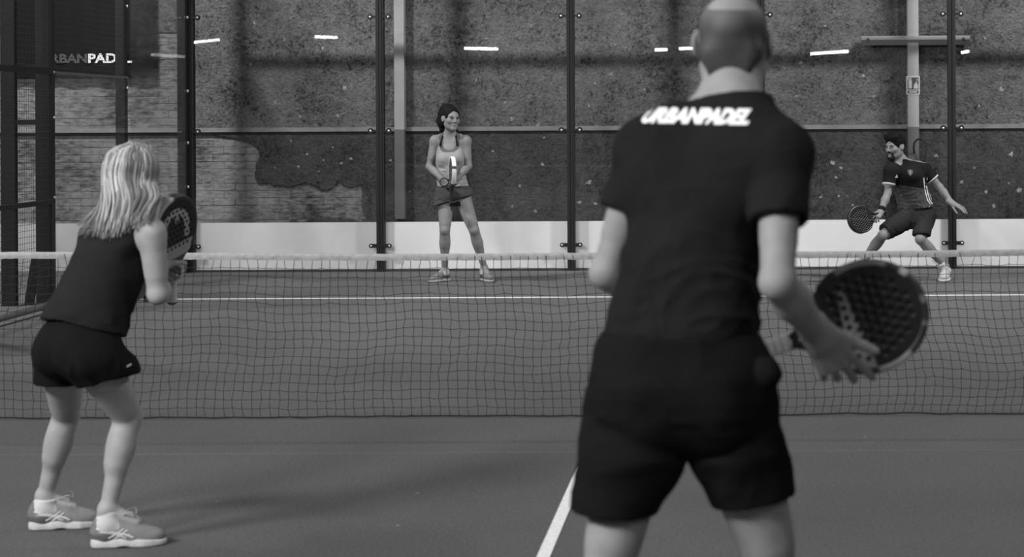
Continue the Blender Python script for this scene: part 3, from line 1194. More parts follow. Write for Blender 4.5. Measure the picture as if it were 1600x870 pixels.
# safety sign on the right column
sz0, sz1 = wz(1425, 148), wz(1425, 119)
sx0, sx1 = wx(1414.5), wx(1435.5)
yS = YW - .145
sg = empty('safety_sign', ((sx0 + sx1) / 2, yS, sz0))
tag(sg, 'small rectangular fire extinguisher sign fixed to the pale column', 'sign')
w_, h_ = sx1 - sx0, sz1 - sz0
m = MB(); m.box((sx0, yS, sz0), (sx1, yS + .012, sz1)); m.build('plate', 'sign_plate', sg)


def srect(a0, b0, a1, b1, lift, nm, mat):
    mm = MB(); mm.box((sx0 + a0 * w_, yS - lift, sz0 + b0 * h_), (sx0 + a1 * w_, yS + .001, sz0 + b1 * h_))
    return mm.build(nm, mat, sg)


def spoly(pts, lift, nm, mat):
    mm = MB(); mm.prism([(sx0 + a * w_, sz0 + b * h_) for a, b in pts], yS - lift, yS + .001)
    return mm.build(nm, mat, sg)


srect(.09, .27, .91, .92, .0015, 'dark_field', 'sign_dark')
srect(.09, .06, .91, .22, .0015, 'dark_band', 'sign_dark')
srect(.16, .33, .42, .76, .003, 'extinguisher_symbol', 'sign_plate')
srect(.22, .76, .36, .86, .003, 'extinguisher_symbol', 'sign_plate')
spoly([(.20, .84), (.42, .84), (.42, .89), (.12, .89), (.10, .78), (.16, .78)], .003, 'extinguisher_symbol', 'sign_plate')
spoly([(.54, .32), (.86, .32), (.88, .55), (.80, .50), (.80, .74), (.72, .60), (.66, .70), (.64, .52), (.56, .58)], .003, 'flame_symbol', 'sign_plate')
spoly([(.70, .70), (.78, .80), (.84, .86), (.86, .72), (.80, .78)], .003, 'flame_symbol', 'sign_plate')
srect(.20, .11, .80, .17, .003, 'caption_bar', 'sign_plate')

# fire extinguisher hung under the sign: its hose loop rises above the player's shoulder
ex = float(W(1436, 300, YW - .25 - CAM[1])[0]); ey = YW - .26
exz = float(W(1436, 345, YW - .26 - CAM[1])[2])
fe = empty('fire_extinguisher', (ex, ey, exz))
tag(fe, 'fire extinguisher on the column behind the lunging man, its black hose loop showing', 'extinguisher')
m = MB(); m.tube([(ex, ey, exz), (ex, ey, exz + .02), (ex, ey, exz + .40), (ex, ey, exz + .45), (ex, ey, exz + .48)], [.06, .075, .075, .05, .02], 20)
m.build('cylinder_body', 'red_paint', fe, True)
m = MB(); m.box((ex - .05, ey - .015, exz + .48), (ex + .06, ey + .015, exz + .51)); m.box((ex - .05, ey - .012, exz + .53), (ex + .08, ey + .012, exz + .545))
m.build('valve_handle', 'rubber', fe)
m = MB(); m.box((ex - .06, ey + .06, exz + .1), (ex + .06, YW - .145, exz + .16)); m.build('wall_bracket', 'rubber', fe)
hz = [(1428.5, 240), (1427.5, 231), (1428.5, 223), (1433, 218), (1438, 217), (1443.5, 219), (1447, 226), (1447, 234), (1446, 243), (1445, 256), (1444, 275), (1440, 290)]
m = MB(); m.tube([W(a, b, ey - .02 - CAM[1]) for a, b in hz], .011, 8)
m.build('hose', 'rubber', fe, True)

# ------------------------------------------------------------------ glass enclosure
gb = struct(empty('wall_glass_back', (0, 10, 0)))
for k in range(5):
    x0, x1 = -5 + 2 * k + .03, -3 + 2 * k - .03
    m = MB(); m.box((x0, 10.000, .03), (x1, 10.012, 2.98))
    o = m.build('glass_panel', 'glass', gb)
    o.location.z = RNG.uniform(0, .0005)


def clamp(x, y, z, parent, along='x', sg=1, low=False):
    """bracket with a bolt that pins the glass to a post"""
    a = V(1, 0, 0) if along == 'x' else V(0, 1, 0)
    nrm = V(0, -1, 0) if along == 'x' else V(1, 0, 0)
    p0 = V(x, y, z)
    m = MB()
    e = p0 + a * sg * .095
    hh = .020 if low else .011
    q = [p0 + a * sg * .03 + V(0, 0, -hh), e + V(0, 0, -hh), e + V(0, 0, hh), p0 + a * sg * .03 + V(0, 0, hh)]
    vs = [b + nrm * .006 for b in q] + [b + nrm * .018 for b in q]
    m.add(vs, [(0, 1, 2, 3), (7, 6, 5, 4), (0, 4, 5, 1), (1, 5, 6, 2), (2, 6, 7, 3), (3, 7, 4, 0)])
    m.tube([e + nrm * .004, e + nrm * .022], .030 if not low else .024, 14)
    o = m.build('clamp', 'steel', parent)
    m = MB(); m.tube([e + nrm * .018, e + nrm * .027, e + nrm * .031], [.0115, .0115, .008], 12)
    m.build('bolt', 'bolt', o, True)
    return o


def post(x, y, top, parent, along='x', sides=(-1, 1), w=.078, nm='post'):
    m = MB()
    yy = y + .012
    if along == 'x':
        m.box((x - w / 2, yy, 0), (x + w / 2, yy + .08, top))
        m.box((x - w / 2, y - .02, 0), (x - .008, yy, top)); m.box((x + .002, y - .024, 0), (x + w / 2 - .016, yy, top))
    else:
        m.box((x - .10, y - w / 2, 0), (x + .012, y + w / 2, top))
    o = m.build(nm, 'steel', parent)
    m = MB()
    if along == 'x':
        m.box((x - .008, y - .012, 0), (x + .002, yy, top)); m.box((x + w / 2 - .016, y - .012, 0), (x + w / 2, yy, top))
        m.build('groove', 'steel_groove', o)
    m = MB(); m.box((x - .08, y - .06 if along != 'x' else y - .005, 0), (x + .08, y + .11, .012)); m.build('foot_plate', 'steel', o)
    for z in (.27, 1.475, 2.67):
        for s in sides:
            clamp(x, y, z, o, along, s, z < 1)
        for s in sides:
            if z > 1 and along == 'x':
                m = MB()
                for dz in (-.05, .05):
                    m.box((x + w / 2, y - .02, z + dz - .006), (x + w / 2 + .014, y, z + dz + .006))
                m.build('stud', 'steel', o)
                break
    return o


for x in (-3, -1, 1, 3):
    post(x, 10, 4.0, gb)
post(-5, 10, 4.0, gb, sides=(1,), w=.085)
post(5, 10, 4.0, gb, sides=(-1,), w=.085)
m = MB(); m.box((-5, 9.99, 2.98), (5, 10.06, 3.04)); m.build('top_rail', 'steel', gb)
m = MB(); m.box((-5, 9.99, 3.94), (5, 10.06, 4.0)); m.build('top_rail', 'steel', gb)


def wires(name, parent, sx, y0, y1, z0, z1, pitch=.05, r=.0014):
    m = MB()
    k = 0
    y = y0
    while y <= y1 + 1e-6:
        m.tube([(sx, y, z0), (sx, y, z1)], r, 4, cap=False); y += pitch
    z = z0
    while z <= z1 + 1e-6:
        m.tube([(sx - .004, y0, z), (sx - .004, y1, z)], r * 1.15, 4, cap=False); z += pitch
    o = m.build(name, 'wire', parent)
    o['kind'] = 'stuff'
    return o


def side_wall(s, nm):
    X = 5.0 * s
    g = struct(empty(nm, (X, 8, 0)))
    ins = -s
    for y0, y1, top in ((8.03, 9.97, 2.98), (6.03, 7.97, 1.98)):
        m = MB(); m.box((X - .006, y0, .03), (X + .006, y1, top)); m.build('glass_panel', 'glass', g)
    # posts of the glass corner
    for y, top, w in ((9.93, 4.0, .10), (7.92, 4.0, .10)):
        m = MB()
        m.box((X + s * .006, y - w / 2, 0), (X + s * .09, y + w / 2, top)) if s > 0 else m.box((X - .09, y - w / 2, 0), (X - .006, y + w / 2, top))
        o = m.build('post', 'steel', g)
        for z in (.27, .9, 1.36, 1.90, 2.67):
            m = MB(); c0 = V(X - s * .0, y, z)
            m.tube([c0 + V(-s * -.004, 0, 0), c0 + V(-s * .012, 0, 0), c0 + V(-s * .016, 0, 0)], [.016, .016, .009], 10)
            m.build('bolt', 'bolt', o, True)
    m = MB(); m.box((X - .012, 6.0, 1.985), (X + .012, 7.95, 2.008)); m.build('rail', 'galv', g)
    m = MB(); m.box((X - .03, 8.0, 2.98), (X + .03, 10.0, 3.04)); m.build('rail', 'steel', g)
    m = MB(); m.box((X - .03, 0.0, 3.96), (X + .03, 10.0, 4.0)); m.build('rail', 'steel', g)
    wires('wire_mesh', g, X + s * .02, 6.05, 7.95, 2.04, 3.95)
    wires('wire_mesh', g, X + s * .02, 8.05, 9.95, 3.05, 3.95)
    return g


side_wall(-1, 'wall_glass_left')
side_wall(1, 'wall_glass_right')


def mesh_fence(s, label, ya=0.9):
    X = 5.0 * s
    g = empty('mesh_fence', (X, 3, 0))
    tag(g, label, 'fence')
    for y, w in ((5.96, .085), (3.96, .08), (1.96, .08), (ya - .04, .08)):
        m = MB()
        m.box((min(X, X + s * .08), y - w / 2, 0), (max(X, X + s * .08), y + w / 2, 4.0))
        o = m.build('post', 'steel', g)
        for z in (.1, .95, 1.62, 2.0):
            mm = MB(); mm.tube([(X, y, z), (X - s * .012, y, z), (X - s * .016, y, z)], [.012, .012, .007], 8)
            mm.build('bolt', 'bolt', o, True)
    for y0, y1 in ((4.0, 5.92), (2.0, 3.92), (ya, 1.92)):
        m = MB(); m.box((X - .015, y0, .895), (X + .015, y1, .935)); m.build('rail', 'steel', g)
        m = MB(); m.box((X - .015, y0, 1.98), (X + .015, y1, 2.03)); m.build('rail', 'steel', g)
        m = MB(); m.tube([(X, y0, .06), (X, y1, .06)], .03, 10); m.build('rail', 'galv', g, True)
        wires('wire_mesh', g, X + s * .02, y0, y1, .1, 3.95)
    return g


mesh_fence(-1, 'black wire mesh fence with square posts at the left edge of the court')
mesh_fence(1, 'black wire mesh fence with square posts beyond the right side of the court')

# outer frame that stiffens the fence: two dark uprights, a short rung and a leaning stay
fr = empty('support_frame', tuple(W(16, 480, 15.9)))
fr.location.z = 0
tag(fr, 'dark steel support frame with rung and leaning stay, standing outside the mesh fence', 'frame')


def bar(nm, a, b, w, t=.05):
    a, b = V(*a), V(*b)
    m = MB()
    d = unit(b - a); yv = V(0, 1, 0); xv = unit(np.cross(yv, d)); yv = np.cross(d, xv)
    vs = [p + xv * i * w / 2 + yv * j * t / 2 for p in (a, b) for i, j in ((-1, -1), (1, -1), (1, 1), (-1, 1))]
    m.add(vs, [(0, 3, 2, 1), (4, 5, 6, 7), (0, 1, 5, 4), (1, 2, 6, 5), (2, 3, 7, 6), (3, 0, 4, 7)])
    return m.build(nm, 'steel', fr)


xa, xb = W(15, 300, 16.6)[0], W(66, 300, 16.6)[0]
ya = 16.6 + CAM[1]
bar('upright', (xa, ya, 0), (xa, ya, 4.0), .115, .08)
bar('upright', (xb, ya, 0), (xb, ya, 4.0), .08, .08)
bar('rung', (xa, ya, W(40, 191, 16.6)[2]), (xb, ya, W(40, 191, 16.6)[2]), .045, .05)
bar('rung', (xa, ya, W(40, 108, 16.6)[2]), (xb, ya, W(40, 108, 16.6)[2]), .06, .05)
bar('stay', tuple(W(45, 480, 16.7)), tuple(W(57, 400, 16.7)), .07, .05)

# ------------------------------------------------------------------ banner beyond the left corner
yb = YW - .12
bz0 = float(W(150, 118, yb - CAM[1])[2])
bx0, bx1 = float(W(20, 100, yb - CAM[1])[0]), float(W(240, 100, yb - CAM[1])[0])
bn = empty('banner', ((bx0 + bx1) / 2, yb, bz0))
tag(bn, 'black banner with grey and white club lettering hanging behind the left corner', 'banner')
m = MB()
nx = 24
vs, fs = [], []
for i in range(nx + 1):
    x = bx0 + (bx1 - bx0) * i / nx
    y = yb + .012 * math.sin(i * 1.1)
    vs += [(x, y, bz0), (x, y, 3.6), (x, y + .006, 3.6), (x, y + .006, bz0)]
for i in range(nx):
    a = 4 * i
    fs += [(a + j, a + (j + 1) % 4, a + 4 + (j + 1) % 4, a + 4 + j) for j in range(4)]
m.add(vs, fs); m.build('cloth', 'black_cloth', bn)


def banner_word(word, px0, px1, py0, py1, mat):
    v, f = text_mesh(word, 1.0, .035)
    x0, x1 = float(W(px0, 90, yb - CAM[1])[0]), float(W(px1, 90, yb - CAM[1])[0])
    z0, z1 = float(W(px0, py1, yb - CAM[1])[2]), float(W(px0, py0, yb - CAM[1])[2])
    lo, hi = v.min(0), v.max(0)
    q = np.stack([x0 + (v[:, 0] - lo[0]) / (hi[0] - lo[0]) * (x1 - x0), np.full(len(v), yb - .016), z0 + (v[:, 1] - lo[1]) / (hi[1] - lo[1]) * (z1 - z0)], 1)
    mesh_obj('lettering', q, f, mat, bn, False)


banner_word('URBAN', 64, 137, 84.5, 99, 'print_grey')
banner_word('PADEL', 138.5, 207, 83.5, 98.5, 'print_white')

# ------------------------------------------------------------------ net
net = empty('court_net', (0, 0, 0))
tag(net, 'black cord net with a pale top band stretched across the court', 'net')
NX, NZ = 208, 18
xs = np.linspace(-4.98, 4.98, NX + 1)


def net_top(x):
    return .868 + .04 * (abs(x) / 5) ** 1.5 + .003 * math.sin(x * 2.1 + 1)


G = np.zeros((NX + 1, NZ + 1, 3))
for i, x in enumerate(xs):
    top = net_top(x) - .030
    for j in range(NZ + 1):
        t = j / NZ
        z = top * (1 - t) + .012 * t + .010 * math.sin(x * 5.3) * math.sin(t * 3.0) + .006 * math.sin(x * 13.1 + j * .3) * math.sin(t * math.pi)
        lean = .10 * (t - .0) * math.sin(x * .55 + .6) + .014 * math.sin(t * 7 + x * 1.3)
        G[i, j] = (x + lean * math.sin(t * math.pi * .8) + RNG.normal(0, .0034), .010 * math.sin(x * 3 + t * 4) + RNG.normal(0, .003), max(z + RNG.normal(0, .0022), .008))
vs, fs = [], []


def strand(a, b, r=.00165):
    o = len(vs)
    d = b - a
    u = unit(np.cross(d, V(0.3, 1, .2))); w = unit(np.cross(d, u))
    for p in (a, b):
        for g in (0, 2.094, 4.189):
            vs.append(p + r * (math.cos(g) * u + math.sin(g) * w))
    for q in range(3):
        fs.append((o + q, o + (q + 1) % 3, o + 3 + (q + 1) % 3, o + 3 + q))


for i in range(NX + 1):
    for j in range(NZ):
        if j == 0:      # cord above the first row leans from its stitch on the band
            strand(G[i, 0] + V(RNG.normal(0, .008), 0, .02), G[i, 1])
        else:
            strand(G[i, j], G[i, j + 1])
    for j in range(1, NZ + 1):
        if i < NX:
            mid = (G[i, j] + G[i + 1, j]) / 2 + V(0, 0, -.0025)
            strand(G[i, j], mid); strand(mid, G[i + 1, j])
        p = G[i, j]; o = len(vs); k = .0036
        vs += [p + V(k, 0, 0), p + V(0, k, 0), p + V(-k, 0, 0), p + V(0, -k, 0), p + V(0, 0, k), p + V(0, 0, -k)]
        fs += [(o + a, o + b, o + c) for a, b, c in ((0, 1, 4), (1, 2, 4), (2, 3, 4), (3, 0, 4), (1, 0, 5), (2, 1, 5), (3, 2, 5), (0, 3, 5))]
nm_ = mesh_obj('net_mesh', np.array(vs), fs, 'net_cord', net, False)
nm_['kind'] = 'stuff'
m = MB(); m.tube([G[i, NZ] + V(0, 0, .0) for i in range(0, NX + 1, 2)], .0042, 6); m.build('bottom_cord', 'net_cord', net, True)
# band folded over the head cable
vs, fs = [], []
for i in range(0, 401):
    x = -5 + 10 * i / 400
    t = net_top(x)
    sx = .003 * math.sin(x * 38) * math.sin(x * 7.3)
    prof = [(-.005, -.033), (-.008, -.020), (-.0085, -.010), (-.006, -.001), (0, .0025), (.006, -.001), (.0085, -.010), (.008, -.020), (.005, -.033)]
    for py, pz in prof:
        vs.append((x, py * (1 + sx * 40) + .010 * math.sin(x * 3) * 0, t + pz + sx * .3 + (.0014 * math.sin(x * 131) if pz < -.025 else 0)))
for i in range(400):
    for j in range(8):
        fs.append((i * 9 + j, (i + 1) * 9 + j, (i + 1) * 9 + j + 1, i * 9 + j + 1))
mesh_obj('top_band', np.array(vs), fs, 'net_band', net, True)
for s in (-1, 1):
    m = MB(); m.tube([(s * 5.0, 0, 0), (s * 5.0, 0, .95)], .03, 12); m.tube([(s * 5, 0, .95), (s * 5, 0, .965)], [.034, .02], 12)
    m.build('net_post', 'steel', net, True)

# ------------------------------------------------------------------ lamps
LAMP_WORDS = ['nearest the back glass on the left', 'nearest the back glass on the right', 'nearest the camera on the left', 'left of the camera at the near glass', 'nearest the camera on the right',
              'above the left net post', 'above the right net post', 'above the middle of the far half']
for i, (x, y, z, p, aim) in enumerate(LAMPS):
    r = empty('ceiling_lamp', (x, y, z))
    tag(r, 'grey floodlight hung over the court, ' + LAMP_WORDS[i], 'lamp', 'court floodlights')
    m = MB(); m.box((-.48, -.2, -.04), (.48, .2, .05))
    v = np.array([(LAMP_ROT[i] @ Vector(q))[:] for q in m.v]) + V(x, y, z)
    mesh_obj('housing', v, m.f, 'housing', r, False)
    for dy in (-.3, .3):
        m = MB(); m.tube([(x + dy, y, z + .05), (x + dy, y, 7.6)], .006, 6); m.build('hanger', 'steel', r)
# bare tubes further back in the hall: what the back glass mirrors
YL = -17.0
DV = 20 - YL - CAM[1]
TUBE_WORDS = ['just right of the left corner post', 'between the left corner post and the slim pale column', "to the right of the dark-haired woman's head",
              'left of the bald man, the outer one of two', "touching the bald man's left ear", 'long, between the bald man and the crossed column', 'tiny, just right of the rightmost glass post']
for (px0, px1, py0, py1), tw in zip(((303, 343, 66, 62), (487, 535, 57, 59), (726, 778, 75.5, 76.5), (1023, 1043, 78, 77.5), (1061, 1105, 76, 74.5), (1266, 1326, 84, 80), (1502, 1514, 82, 80)), TUBE_WORDS):
    a, b = W(px0, py0, DV), W(px1, py1, DV)
    a[1] = b[1] = YL
    c0 = (a + b) / 2
    r = empty('tube_lamp', tuple(c0))
    tag(r, 'tube lamp, its reflection ' + tw, 'lamp', 'tube lamps mirrored in the glass')
    m = MB(); m.tube([a, b], .036, 10); m.build('tube', 'tube_on', r, True)
    m = MB(); m.box((c0[0] - .35, YL - .05, c0[2] + .06), (c0[0] + .35, YL + .05, c0[2] + .12)); m.build('housing', 'housing', r)
    m = MB(); m.tube([c0 + V(0, 0, .1), V(c0[0], YL, 7.6)], .006, 6); m.build('hanger', 'steel', r)

# ================================================================== players
SKIN = .33


def person_root(label, x, y):
    r = empty('person', (x, y, 0))
    tag(r, label, 'person')
    return r


def limb_frame(a, b, f):
    return frame(b - a, f)


def skull_shell(L, R, s, grow, k=.03):
    """cranium solids a little larger than the head: base of every haircut"""
    return [('ell', (L(0, -.014, .026), (V(.077, .099, .088) + grow) * s, R), k)]


# ---------------------------------------------------------------- near man, seen from behind
def near_man():
    J = dict(pelvis=W(1068, 590, 4.30), waist=W(1072, 470, 4.31), chest=W(1096, 318, 4.37), neck=W(1143, 168, 4.40),
             shL=W(1012, 232, 4.47), shR=W(1219, 240, 4.26), elL=W(949, 425, 4.47), elR=W(1215, 440, 4.12),
             wrL=W(1100, 540, 4.58), wrR=W(1278, 522, 4.32),
             hipL=W(1008, 625, 4.32), hipR=W(1132, 625, 4.28), knL=W(946, 905, 4.24), knR=W(1212, 905, 4.36),
             anL=W(925, 1232, 4.34), anR=W(1250, 1205, 4.46))
    J['fwd_c'] = unit(V(.50, .86, 0)); J['fwd_p'] = unit(V(.12, .99, 0))
    J['toeL'] = unit(V(-.25, .97, 0)); J['toeR'] = unit(V(.45, .9, 0))
    S = dict(pelvis=(.160, .112, .125), waist=(.132, .100, .150), chest=(.166, .112, .180), glute=.090, sh_r=.056, trap=.050, sc=1.0, arm=1.03, leg=1.04)
    root = person_root('bald man in black t-shirt and shorts seen from behind, holding a dark racket', J['pelvis'][0], J['pelvis'][1])
    hc = W(1146, 67, 4.47)
    HP, L, R = head(hc, unit(V(.10, .99, -.05)), unit(V(.02, .03, 1)), 1.0, J['neck'] - V(0, 0, .02), .069)
    P = torso(J, S) + arm(J, S, 'L') + arm(J, S, 'R') + leg(J, S, 'L') + leg(J, S, 'R') + HP
    # right hand lies open across the throat of the racket, thumb and forefinger stretched
    dR = unit(V(.46, .50, -.74))
    tR = unit(V(.74, .10, .55))
    nR = np.cross(tR - dR * tR.dot(dR), dR)
    nR = nR if nR[1] < 0 else -nR
    sgn = 1 if np.cross(dR, unit(nR - dR * nR.dot(dR))).dot(tR) > 0 else -1
    thumb = (unit(V(.78, .35, -.30)), unit(V(.84, .30, -.38)), unit(V(.86, .22, -.40)))
    P += hand(J['wrR'], dR, nR, sgn, ((4, 6, 6), (14, 22, 14), (24, 34, 20), (34, 40, 24)), thumb, 1.18, 8)
    # left hand closed around the grip, in front of the body
    dL = unit(V(.85, .25, -.15)); nL = unit(V(.1, .75, .5))
    tL = unit(V(0.2, 0, 1))
    sl = 1 if np.cross(dL, unit(nL - dL * nL.dot(dL))).dot(tL) > 0 else -1
    P += hand(J['wrL'], dL, nL, sl, ((55, 70, 45),) * 4, None, 1.1, 2)
    v, f = field_mesh(P, .0042, smooth=1)
    mesh_obj('body', v, f, 'skin', root, True, SKIN * .72)

    # cropped hair: a thin cap around the sides and back, bare crown
    hp = [('ell', (L(0, -.014, .026), V(.077, .099, .088) + .0028, R), .02), ('cap', (L(-.042, -.070, -.030), L(.042, -.070, -.030), .033, .033), .03),
          ('cap', (L(-.034, -.072, -.068), L(.034, -.072, -.068), .026, .026), .03)]

    def trim_(F):
        prim(F, 'ell', (L(0, -.040, .118), V(.070, .080, .075), R), .006, 'sub')     # bald crown
        prim(F, 'ell', (L(0, .095, .03), V(.12, .075, .16), R), .01, 'sub')          # face
        prim(F, 'ell', (L(0, -.05, -.170), V(.14, .10, .068), R), .01, 'sub')         # nape
        for q in (-1, 1):
            prim(F, 'ell', (L(q * .092, .0, -.012), V(.022, .034, .046), R), .006, 'sub')
            prim(F, 'ell', (L(q * .080, -.05, -.092), V(.036, .07, .048), R), .012, 'sub')
    hv, hf = field_mesh(hp, .0032, smooth=0, extra=trim_)
    hl = (hv - hc) @ R[2]
    mesh_obj('hair', hv, hf, 'hair', root, True, .036 + .06 * np.clip((hl - .01) / .06, 0, 1) + .006 * vnoise(hv * 60))

    # t-shirt
    Rc = frame(J['neck'] - J['waist'], J['fwd_c'])
    tp = torso(J, S, .013)
    up = lambda q, t: lerp(J['sh' + q], J['el' + q], t)
    hemL, hemR = lerp(J['shL'], J['elL'], .50), lerp(J['shR'], J['elR'], .53)
    tp += [('ell', (J['shL'] + V(.002, 0, -.01), V(.064, .066, .072)), .04), ('ell', (J['shR'] + V(-.002, 0, -.01), V(.066, .070, .074)), .04),
           ('cap', (J['shL'], hemL, .060, .061, None, 1, True), .02), ('cap', (J['shR'], hemR, .061, .063, None, 1, True), .02),
           ('cap', (W(1080, 420, 4.34), W(1066, 545, 4.31), .112, .124, V(1, .1, 0) / 1.005, 1.24), .05),
           ('cap', (W(1066, 545, 4.31), W(1066, 590, 4.31), .126, .132, V(1, .05, 0), 1.26), .04),
           ('cap', (J['neck'] - Rc[2] * .01, J['neck'] + Rc[2] * .10, .078, .066), .03)]

    def holes(F):
        prim(F, 'cap', (hemL, lerp(J['shL'], J['elL'], .9), .052, .052), .002, 'sub')
        prim(F, 'cap', (hemR - unit(J['elR'] - J['shR']) * .004, lerp(J['shR'], J['elR'], .95), .054, .054), .002, 'sub')
    cuts = [(W(1143, 149, 4.34), V(-.03, .16, 1)), (W(1075, 553, 4.15), V(.20, .0, -1))]
    v, f = field_mesh(tp, .0045, cuts, 1, holes)
    low = np.clip((1.40 - v[:, 2]) / .35, 0, 1)
    n = normals(v, f)
    v2 = folds(v, f, .013, 5.0, (1.1, .7, 1.8), 3.0, 3)
    v3 = folds(v, f, .0045, 9, (1, 1, .8), 8.0)
    hemk = np.clip((v[:, 2] - W(1070, 548, 4.2)[2]) / .07, .15, 1)[:, None]
    v = v + ((v2 - v) * (.25 + .75 * low)[:, None] + (v3 - v) * .6) * hemk
    ts = mesh_obj('t_shirt', v, f, 'cloth', root, True, .0115)
    bvh = BVHTree.FromPolygons(v.tolist(), f.tolist())
    tv, tf = text_mesh('URBANPADEL', 1.0, .050, .35, .97)
    lo, hi = tv.min(0), tv.max(0)
    wid, hei = .288, .036
    pv = np.stack([((tv[:, 0] - lo[0]) / (hi[0] - lo[0]) - .5) * wid, ((tv[:, 1] - lo[1]) / (hi[1] - lo[1]) - .5) * hei, 0 * tv[:, 0]], 1)
    axx = unit(V(.88, -.47, -.02))
    decal('lettering', ts, [(pv, tf)], bvh, W(1083, 181, 4.30), (axx, V(0, 0, 1)), plain('shirt_print', .80, .7), .003, .012, ray=V(-.35, -.94, 0))

    # shorts
    sp = [('ell', (J['pelvis'], V(.184, .140, .135)), .04), ('ell', (J['pelvis'] + V(-.075, -.055, -.05), V(.102, .102, .105)), .04), ('ell', (J['pelvis'] + V(.075, -.055, -.05), V(.102, .102, .105)), .04),
          ('cap', (W(1066, 560, 4.30), J['pelvis'], .15, .16, V(1, 0, 0), 1.2), .05),
          ('cap', (W(1000, 650, 4.31), W(989, 706, 4.29), .121, .113), .02), ('cap', (W(989, 706, 4.29), W(956, 797, 4.26), .113, .0925, None, 1, V(-.08, .05, -1)), .02),
          ('cap', (W(1143, 650, 4.31), W(1149, 700, 4.31), .112, .106), .010), ('cap', (W(1149, 700, 4.31), W(1177, 779, 4.315), .106, .093, None, 1, V(.16, .05, -1)), .010),
          ('ell', (W(1200, 582, 4.20), V(.018, .02, .024)), .03)]

    def lh(F):
        prim(F, 'cap', (W(957, 791, 4.26), W(950, 905, 4.25), .074, .09), .002, 'sub')
        prim(F, 'cap', (W(1177, 776, 4.32), W(1200, 905, 4.35), .066, .08), .002, 'sub')
    v, f = field_mesh(sp, .0045, [(W(1060, 520, 4.3), V(0, 0, 1))], 1, lh)
    v2 = folds(v, f, .011, 6, (1.0, .8, 1.2), 21.0)
    v3 = folds(v, f, .004, 9, (.6, .6, 1.6), 33.0)
    hemk = np.clip((v[:, 2] - W(1060, 790, 4.3)[2]) / .10, .12, 1)[:, None]
    v = v + ((v2 - v) * .9 + (v3 - v) * .7) * hemk
    mesh_obj('shorts', v, f, 'cloth', root, True, .0068)
    for q, d in (('L', J['toeL']), ('R', J['toeR'])):
        a = J['an' + q]
        shoe(root, a - d * .055, d, .30, (.22, .5, .1, .4), detail=False, h=.006)
        sock(root, V(a[0], a[1], .09), J['kn' + q], d, .042, .07, .5)
    # racket: head to the right of the hips, butt in the hidden hand
    c = W(1357, 494, 4.53)
    u = unit(V(.945, .02, .300)); wd = unit(V(-.30, .10, .95))

    def tone(x, y, z):
        t = np.full(len(x), .009)
        band = (np.abs(y + .047) < np.clip(.010 + .115 * (.06 - x), 0, .032) * np.clip((.088 - x) / .03, 0, 1)) & (np.abs(z) > .010)
        t = np.where(band, .22, t)
        t = np.where((y < -.095) & (np.abs(z) > .01), .02, t)
        return t

    def edge2(g):      # 0 deg = +width side (up), 90 = tip
        if -20 < g < 34:
            return .26
        if 50 < g < 57:
            return .5
        if 84 < g < 96 or 112 < g < 119:
            return .16
        if 148 < g < 186:
            return .28
        return .02
    racket('padel_racket', c, u, wd, tone, 'large dark padel racket with a pale stripe, held by the bald man', edge2, .80, grip_r=.0185, strap=False)
    return root


